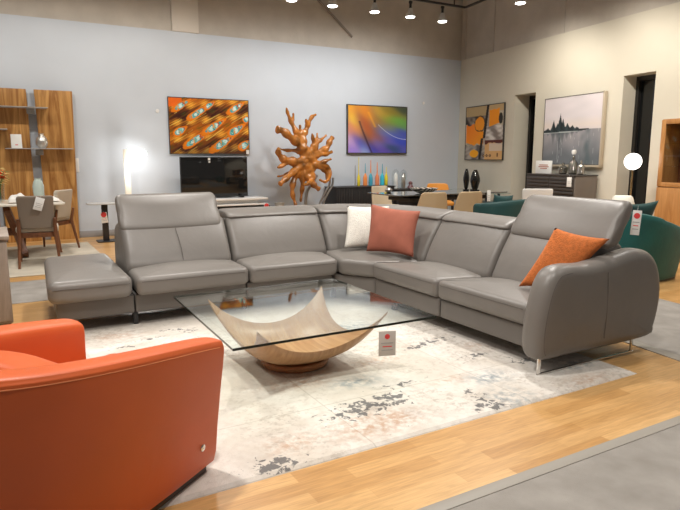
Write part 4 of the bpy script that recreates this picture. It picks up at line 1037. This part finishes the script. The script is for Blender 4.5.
bw = MB().lathe([(.05, 0), (.12, .012), (.20, .05), (.235, .085), (.225, .085), (.11, .022), (0, .015)], (6.15, 7.95, .759), 32)
def zebra():
    m, N, L, B = newmat('black and white bowl'); tc = N.new('ShaderNodeTexCoord'); w = N.new('ShaderNodeTexWave'); w.inputs['Scale'].default_value = 5; w.inputs['Distortion'].default_value = 6
    L.new(tc.outputs['Object'], w.inputs['Vector']); r = N.new('ShaderNodeValToRGB'); r.color_ramp.interpolation = 'CONSTANT'; r.color_ramp.elements[0].color = (.03, .03, .03, 1); r.color_ramp.elements[1].color = (.75, .68, .58, 1); r.color_ramp.elements[1].position = .45
    L.new(w.outputs['Fac'], r.inputs['Fac']); L.new(r.outputs['Color'], B.inputs['Base Color']); B.inputs['Roughness'].default_value = .3; return m
tag(bw.build('bowl', zebra()), 'black and cream patterned bowl on the glass dining table', 'bowl')
tag(MB().lathe([(.03, 0), (.06, .02), (.065, .05), (.04, .085), (.03, .09), (0, .09)], (5.72, 8.35, .759), 20).build('tealight_holder', M_silver), 'small silver candle holder on the glass dining table', 'candle holder')

# ------------------------------------------------------------------ glass console and black vases on the beige wall
gc = thing('console_table', 'low glass console table with black legs along the beige wall', 'console', tuple(W(1.35, .35, 0)))
part('glass_top', MB().box(.42, 2.25, .16, .56, .628, .640, .002, WX), [glassmat('console glass', (.75, .82, .80), 1.5)], gc)
part('shelf', MB().box(.50, 2.20, .18, .54, .43, .455, .002, WX), mat('smoke shelf', (.08, .10, .10), .1), gc)
for t_ in (.62, 1.9):
    for f_ in (.2, .5): part('leg', MB().box(t_-.025, t_+.025, f_-.02, f_+.02, 0, .627, .003, WX), M_black, gc)
M_bk = mat('black glaze', (.006, .006, .006), .08, coat=.6)
for t_, h, r_, lb in ((.90, .455, .055, 'slim glossy black vase on the glass console'), (1.24, .44, .085, 'wide glossy black vase on the glass console')):
    p = W(t_, .34, .641)
    tag(MB().lathe([(r_*.45, 0), (r_*.8, h*.12), (r_*1.25, h*.45), (r_*1.2, h*.6), (r_*.75, h*.88), (r_*.45, h*.97), (r_*.5, h), (r_*.35, h), (0, h*.9)], tuple(p), 28).build('vase', M_bk), lb, 'vase')

# ------------------------------------------------------------------ dark sideboard
sb = thing('sideboard', 'dark wooden sideboard with grooved drawers under the lake painting', 'sideboard', tuple(W(3.9, .3, 0)))
part('top', MB().box(3.13, 4.38, .03, .52, 1.035, 1.055, .003, WX), M_espresso, sb)
part('body', MB().box(3.14, 4.37, .04, .50, .08, 1.035, .003, WX), mat('taupe lacquer', (.16, .135, .115), .45), sb)
for a, b in ((3.16, 3.75), (3.77, 4.35)):
    for k in range(3):
        z0 = .10+k*.31; mb = MB().box(a, b, .50, .512, z0, z0+.295, .002, WX)
        for j in range(5): mb.box(a+.01, b-.01, .510, .524, z0+.012+j*.057, z0+.050+j*.057, .005, WX)
        part('drawer', mb, M_espresso, sb)
part('plinth', MB().box(3.18, 4.33, .08, .46, 0, .08, .003, WX), M_black, sb)
card('price_tag', tuple(W(4.27, .535, 1.02)), .085, .16, 'white price tag on the front of the dark sideboard', -(PI/2-AN), red=0, lines=2)
pk = thing('sign_card', 'white framed card with rust lettering on the dark sideboard', 'sign', tuple(W(3.33, .30, 1.056)))
part('card', MB().box(3.12, 3.54, .28, .30, 1.056, 1.285, .002, WX), M_paper, pk)
mb = MB()
for j, (a, b) in enumerate(((3.22, 3.45), (3.20, 3.47), (3.25, 3.43))): mb.box(a, b, .300, .303, 1.20-.03*j, 1.215-.03*j, 0, WX)
part('lettering', mb, mat('rust print', (.45, .16, .10), .6), pk)
def ornament(t_, h, r_, m_, lb, lid=True):
    p = W(t_, .28, 1.056)
    return tag(MB().lathe([(r_*.6, 0), (r_, .02), (r_, h*.55), (r_*.7, h*.68), (r_*.3, h*.75), (r_*.35, h*.85), (r_*.15, h*.98), (0, h)], tuple(p), 20).build('lidded_jar', m_), lb, 'jar')
M_merc = mat('mercury glass', (.30, .29, .26), .12, .9, bump=.8, bscale=60)
ornament(3.82, .20, .075, M_merc, 'squat dark mercury glass jar beside the framed card'); ornament(4.06, .33, .075, M_merc, 'tallest mercury glass jar on the sideboard, white lid top'); ornament(4.24, .24, .06, mat('clear mercury', (.5, .48, .44), .1, .8), 'pale silver jar at the end of the mercury jars')
p = W(4.06, .28, 1.056+.336); tag(MB().lathe([(0, .0), (.03, .003), (.042, .04), (.03, .075), (0, .08)], tuple(p), 18).build('ornament_ball', M_white), 'white rounded ornament resting on the tallest silver jar', 'ornament')
# white chair in front of the sideboard
wc = thing('shell_chair', 'white chair back showing between the sofa and the dark sideboard', 'chair', (7.54, 6.88, 0), R(-35))
MB().form(rpoly([(-.22, .45), (.22, .45), (.235, .86), (-.235, .86)], .03), -.015, .015, .012, xf=lambda p: Vector((p.x, -.22-(p.y-.45)*.15+p.z, p.y))).build('backrest', M_white, wc)
MB().form(rrect(-.22, .22, -.21, .22, .05), .42, .46, .015).build('seat', M_white, wc)
for a in (-1, 1):
    for b in (-1, 1): MB().tube([(a*.18, b*.17, .42), (a*.21, b*.21, 0)], .012, 8).build('leg', M_chrome, wc)

# ------------------------------------------------------------------ globe lamp and low white lamp
gl = thing('floor_lamp', 'glowing white globe floor lamp in front of the dark window niche', 'lamp', (7.98, 5.62, 0))
gp = (8.02, 5.50)
part('globe', MB().lathe([(.118*math.sin(PI*k/16)+.0005, -.118*math.cos(PI*k/16)) for k in range(17)], (gp[0], gp[1], 1.285), 28), emit('globe glow', (1, .96, .90), 5.), gl)
part('stem', MB().tube([(gp[0], gp[1], .02), (gp[0], gp[1], 1.17)], .012, 10), mat('brass', (.55, .42, .22), .25, 1.), gl)
part('base', MB().lathe([(.13, 0), (.13, .015), (.12, .02)], (gp[0], gp[1], 0), 28), mat('brass', (.55, .42, .22), .25, 1.), gl)
ws = thing('table_lamp', 'low white drum lamp behind the raised right headrest', 'lamp', (7.1, 5.0, 0))
part('shade', MB().lathe([(.16, 0), (.15, .08), (.12, .18), (.10, .20), (0, .20)], (7.14, 5.0, .65), 28), mat('white shade', (.80, .78, .70), .6), ws)
part('post', MB().tube([(7.14, 5.0, .02), (7.14, 5.0, .66)], .018, 10), M_white, ws); part('base', MB().lathe([(.15, 0), (.15, .02), (.14, .025)], (7.14, 5.0, 0), 28), M_white, ws)
o = tag(MB().lathe([(0, 0), (.045, .0), (.05, .006), (.045, .012), (0, .012)], (0, 0, 0), 20).build('white_disc', M_white), 'round white disc low on the dark window of the niche', 'sticker')
o.location = W(5.10, -.25, .80); o.matrix_world = Matrix.Translation(W(5.18, -.315, .62)) @ Vector((-NR.x, -NR.y, 0)).to_track_quat('Z', 'Y').to_matrix().to_4x4()  # plain white disc set against the dark pane

# ------------------------------------------------------------------ display cabinet
dc = thing('display_cabinet', 'honey oak display cabinet with glass doors along the beige wall', 'cabinet', tuple(W(6.5, .25, 0)))
T0, T1 = 5.86, 7.36
mb = MB().box(T0, T0+.03, .02, .38, .0, 1.87, .003, WX).box(T1-.03, T1, .02, .38, 0, 1.87, .003, WX).box(T0, T1, .02, .38, 1.84, 1.87, .003, WX).box(T0, T1, .02, .38, .0, .08, .003, WX).box(T0, T1, .02, .38, .90, .93, .003, WX).box(T0, T1, .01, .03, 0, 1.87, .001, WX)
part('carcass', mb, M_cabw, dc)
mb = MB().box(T0+.03, T1-.03, .031, .036, .93, 1.84, 0, WX); part('back_panel', mb, wood('red wood back', (.20, .06, .025), (.30, .11, .05), (4, 4, .5), .4, 2), dc)
for z in (1.22, 1.53): part('glass_shelf', MB().box(T0+.03, T1-.03, .04, .34, z, z+.008, .001, WX), M_cglass, dc)
for a, b in ((T0, (T0+T1)/2), ((T0+T1)/2, T1)):
    mb = MB().box(a+.004, a+.075, .38, .40, .94, 1.86, .003, WX).box(b-.075, b-.004, .38, .40, .94, 1.86, .003, WX).box(a+.07, b-.07, .38, .40, 1.80, 1.86, .003, WX).box(a+.07, b-.07, .38, .40, .94, 1.0, .003, WX)
    d = part('glass_door', mb, M_cabw, dc); part('pane', MB().box(a+.07, b-.07, .386, .390, .995, 1.805, 0, WX), M_cglass, d)
    d = part('door', MB().box(a+.004, b-.004, .38, .40, .09, .925, .003, WX), M_cabw, dc)
for k, (t_, z, h) in enumerate(((6.05, 1.538, .14), (6.3, 1.228, .16), (6.1, .935, .12), (6.6, 1.538, .12), (6.8, .935, .15))):
    p = W(t_, .2, z); tag(MB().lathe([(.03, 0), (.035, .005), (.008, .02), (.008, h*.5), (.035, h*.7), (.04, h), (.036, h), (0, h*.55)], tuple(p), 16).build('wine_glass', M_cglass), 'clear stemmed glass inside the honey oak display cabinet', 'glass', 'stemmed glasses in the display cabinet')

# ------------------------------------------------------------------ teal seating
def tub(name, label, center, rz, hw, dep, hback, hfront, m, cat, zb=.04, th=.11):
    o = thing(name, label, cat, (center[0], center[1], 0), rz)
    P0 = []
    for k in range(49):
        t = PI*k/48; c_, s_ = math.cos(t), math.sin(t); P0.append(Vector((hw*math.copysign(abs(c_)**.8, c_), -dep*abs(s_)**.8)))
    pp = []
    for k, p in enumerate(P0):
        tg = (P0[min(k+1, 48)]-P0[max(k-1, 0)]).normalized(); nn = Vector((-tg.y, tg.x))
        if nn.dot(Vector((0, -dep*.3))-p) < 0: nn = -nn
        pp.append((p.x, p.y, nn.x, nn.y))
    def prof(u):
        i = min(48, int(u*48+.5)); h = hfront+(hback-hfront)*(-P0[i].y/dep)**1.3
        return [tuple(q) for q in catmull([(.07, zb), (.03, .25), (0., h-.06), (.02, h), (th-.02, h), (th, h-.06), (th+.01, .3), (th, zb)], 3, True)]
    MB().sweep(pp, prof, .04, 0).build('shell', m, o, auto=60)
    MB().form(rpoly([(-hw+th, .02), (hw-th, .02), (hw*.75, -dep*.7), (-hw*.75, -dep*.7)], .08), .18, .43, .05, .02).build('seat_cushion', m, o, auto=60)
    MB().form(dens([tuple(p) for p in [Vector((q.x*.85, q.y*.88)) for q in P0[::3]]], .2), .0, .06, .01).build('plinth', M_black, o)
    return o
tub('armchair', 'teal velvet tub armchair behind the sofa armrest', (6.47, 4.30), R(-80), .52, .80, .79, .56, M_teal, 'armchair')
tub('loveseat', 'dark teal velvet curved loveseat between the tan chairs and the sideboard', (6.45, 6.47), R(8), .66, .50, .76, .70, M_teal2, 'sofa')
pillow('throw_pillow', (6.05, 4.30, .47), (6.42, 4.18, .47), (6.47, 4.08, .87), (6.03, 4.20, .84), .14, M_teal2, 'dark teal throw pillow standing in the teal armchair', .14)
pillow('throw_pillow', (5.98, 6.25, .47), (6.34, 6.20, .47), (6.34, 6.15, .82), (6.02, 6.20, .84), .14, M_teal2, 'teal throw pillow standing in the dark teal loveseat', .14)
# chrome and glass side table at the right edge
ga = thing('side_table', 'chrome and glass side table at the picture edge beside the teal armchair', 'side table', (6.85, 4.15, 0))
part('top', MB().box(6.62, 7.08, 3.9, 4.36, .50, .512, .002), M_cglass, ga)
for x in (6.64, 7.06):
    for y in (3.92, 4.34): part('leg', MB().tube([(x, y, 0), (x, y, .499)], .012, 8), M_chrome, ga)
part('lower_shelf', MB().box(6.63, 7.07, 3.91, 4.35, .16, .17, .002), M_cglass, ga)

# ------------------------------------------------------------------ track lighting
tk = thing('light_track', 'black ceiling light track turning parallel to the two walls', 'light track', (5, 8.9, 4.05))
TY = 8.92; TZ = 4.04
part('track', MB().box(-2, 7.76, TY-.02, TY+.02, TZ, TZ+.035, .003), M_black, tk)
p0 = Vector((7.76, TY, TZ)); p1 = p0+Vector((-DD.x, -DD.y, 0))*7.0
def TX(p): q = p0+Vector((-DD.x, -DD.y, 0))*p.x+Vector((-NR.x, -NR.y, 0))*p.y; return Vector((q.x, q.y, p.z))
part('track', MB().box(0, 7.0, -.02, .02, TZ, TZ+.035, .003, TX), M_black, tk)
for x in (0, 3, 6): part('rod', MB().tube([(x, TY, TZ+.03), (x, TY, CZ)], .01, 6), M_black, tk)
for x in (2.2, 5.0):
    q = TX(Vector((x, 0, 0))); part('rod', MB().tube([(q.x, q.y, TZ+.03), (q.x, q.y, CZ)], .01, 6), M_black, tk)
M_lens = emit('lamp face', (1, .97, .92), 14.)
M_lamph = mat('lamp reflector', (.60, .59, .57), .35)
def spot_head():
    o = thing('track_spotlight', 'x', 'spotlight', (0, 0, 0), 0, 'track spotlights')
    MB().box(-.03, .03, -.015, .015, .21, .25, .003).build('adapter', M_black, o)
    MB().tube([(0, 0, .22), (0, 0, .12)], .022, 10).build('stem', M_black, o)
    MB().lathe([(.03, .13), (.04, .11), (.05, .06), (.085, .0), (.088, -.015), (.078, -.012)], n=20).build('head', M_lamph, o)
    MB().lathe([(.078, -.010), (.070, -.024), (.0, -.032)], n=20).build('lens', M_lens, o)
    return o
proto = spot_head(); first = True
def add_spot(loc, aim, power, size=100, radius=.06, label=None, color=(1, .93, .84), blend=.6, head=True, rod=False):
    global first
    if head:
        if first: o = proto; first = False
        else: o = copy_tree(proto, loc)
        o.location = loc
        if rod: MB().tube([(0, 0, .24), (0, 0, CZ-loc[2])], .010, 6).build('rod', M_black, o)
        o['label'] = label or 'black stemmed track spotlight above the showroom floor'
    ld = bpy.data.lights.new('spot', 'SPOT'); ld.energy = power; ld.spot_size = R(size); ld.spot_blend = blend; ld.shadow_soft_size = radius; ld.color = color
    lo = bpy.data.objects.new('spot_beam', ld); COL.objects.link(lo)
    d = Vector(aim)-Vector(loc); lo.location = Vector(loc)+d.normalized()*.10+Vector((0, 0, -.05)); lo.rotation_euler = d.to_track_quat('-Z', 'Y').to_euler()
nm = ['first', 'second', 'third', 'fourth', 'fifth']
for k, x in enumerate((4.24, 4.97, 5.78, 6.52, 7.23)):
    lb = ['track spotlight cut by the picture top, furthest from the wall corner', 'track spotlight above the root sculpture, beside the conduit pipe top', 'track spotlight hanging between the conduit pipe and the rainbow painting', 'track spotlight above the rainbow painting', 'track spotlight nearest the room corner'][k]
    add_spot((x, TY, TZ-.27), (x+.2, YB, 1.7), 85, 125, .05, lb, color=(1, .96, .91), blend=1.)
for x in (-1.6, 0.2, 1.6, 2.9): add_spot((x, TY, TZ-.27), (x+.1, YB, 1.5), 85, 125, .05, 'track spotlight outside the picture above the left wall')
for k, t_ in enumerate((1.6, 3.1, 4.6, 6.2)):
    q = TX(Vector((t_, 0, 0)))
    lb = 'track spotlight of the second run, alone over the beige wall' if k == 0 else 'track spotlight outside the picture above the beige wall'
    add_spot((q.x, q.y, TZ-.25), tuple(W(1.6+t_, 0, 1.7)), 165, 130, .05, lb, color=(1, .92, .80), blend=1.)
# the showroom's downlights over the seating group, above the frame
for (x, y, pw) in ((.5, 3.0, 430), (3.7, 4.1, 430), (1.8, 1.6, 240), (2.1, 5.9, 330), (5.4, 5.3, 280), (6.6, 3.4, 160), (.4, 7.6, 330), (5.6, 8.2, 200), (-1.5, 1.2, 200), (-1.6, 5.0, 220), (6.6, 7.0, 160), (4.6, 1.0, 90)):
    add_spot((x, y, 4.0), (x, y+.0001, 0), pw, 125, .11, 'track spotlight above the seating group outside the picture', color=(1, .95, .89), rod=True)
# glow of the floor lamps
def point(loc, e, r=.05, c=(1, .93, .82)):
    ld = bpy.data.lights.new('lamp_glow', 'POINT'); ld.energy = e; ld.shadow_soft_size = r; ld.color = c
    lo = bpy.data.objects.new('lamp_glow', ld); COL.objects.link(lo); lo.location = loc
point((2.20, 10.52, 1.38), 8, .04, (1, .97, .92)); point((2.02, 10.42, 1.1), 8, .04, (1, .97, .92))
point((gp[0], gp[1], 1.285), 12, .12)

# ------------------------------------------------------------------ world and camera
w = bpy.data.worlds.new('showroom'); bpy.context.scene.world = w; w.use_nodes = True
w.node_tree.nodes['Background'].inputs[0].default_value = (1, .96, .91, 1); w.node_tree.nodes['Background'].inputs[1].default_value = .22
cam = bpy.data.cameras.new('camera'); co = bpy.data.objects.new('camera', cam); COL.objects.link(co)
cam.sensor_width = 36; cam.lens = 36*600/680.; cam.clip_start = .05
co.location = (0, 0, 1.35)
X = _r; Z = -CF; Y = CU
co.matrix_world = Matrix(((X.x, Y.x, Z.x, 0), (X.y, Y.y, Z.y, 0), (X.z, Y.z, Z.z, 1.35), (0, 0, 0, 1)))
sc_ = bpy.context.scene; sc_.camera = co
sc_.view_settings.view_transform = 'Standard'; sc_.view_settings.look = 'None'; sc_.view_settings.gamma = 1; sc_.view_settings.use_curve_mapping = False
sc_.view_settings.exposure = -.38
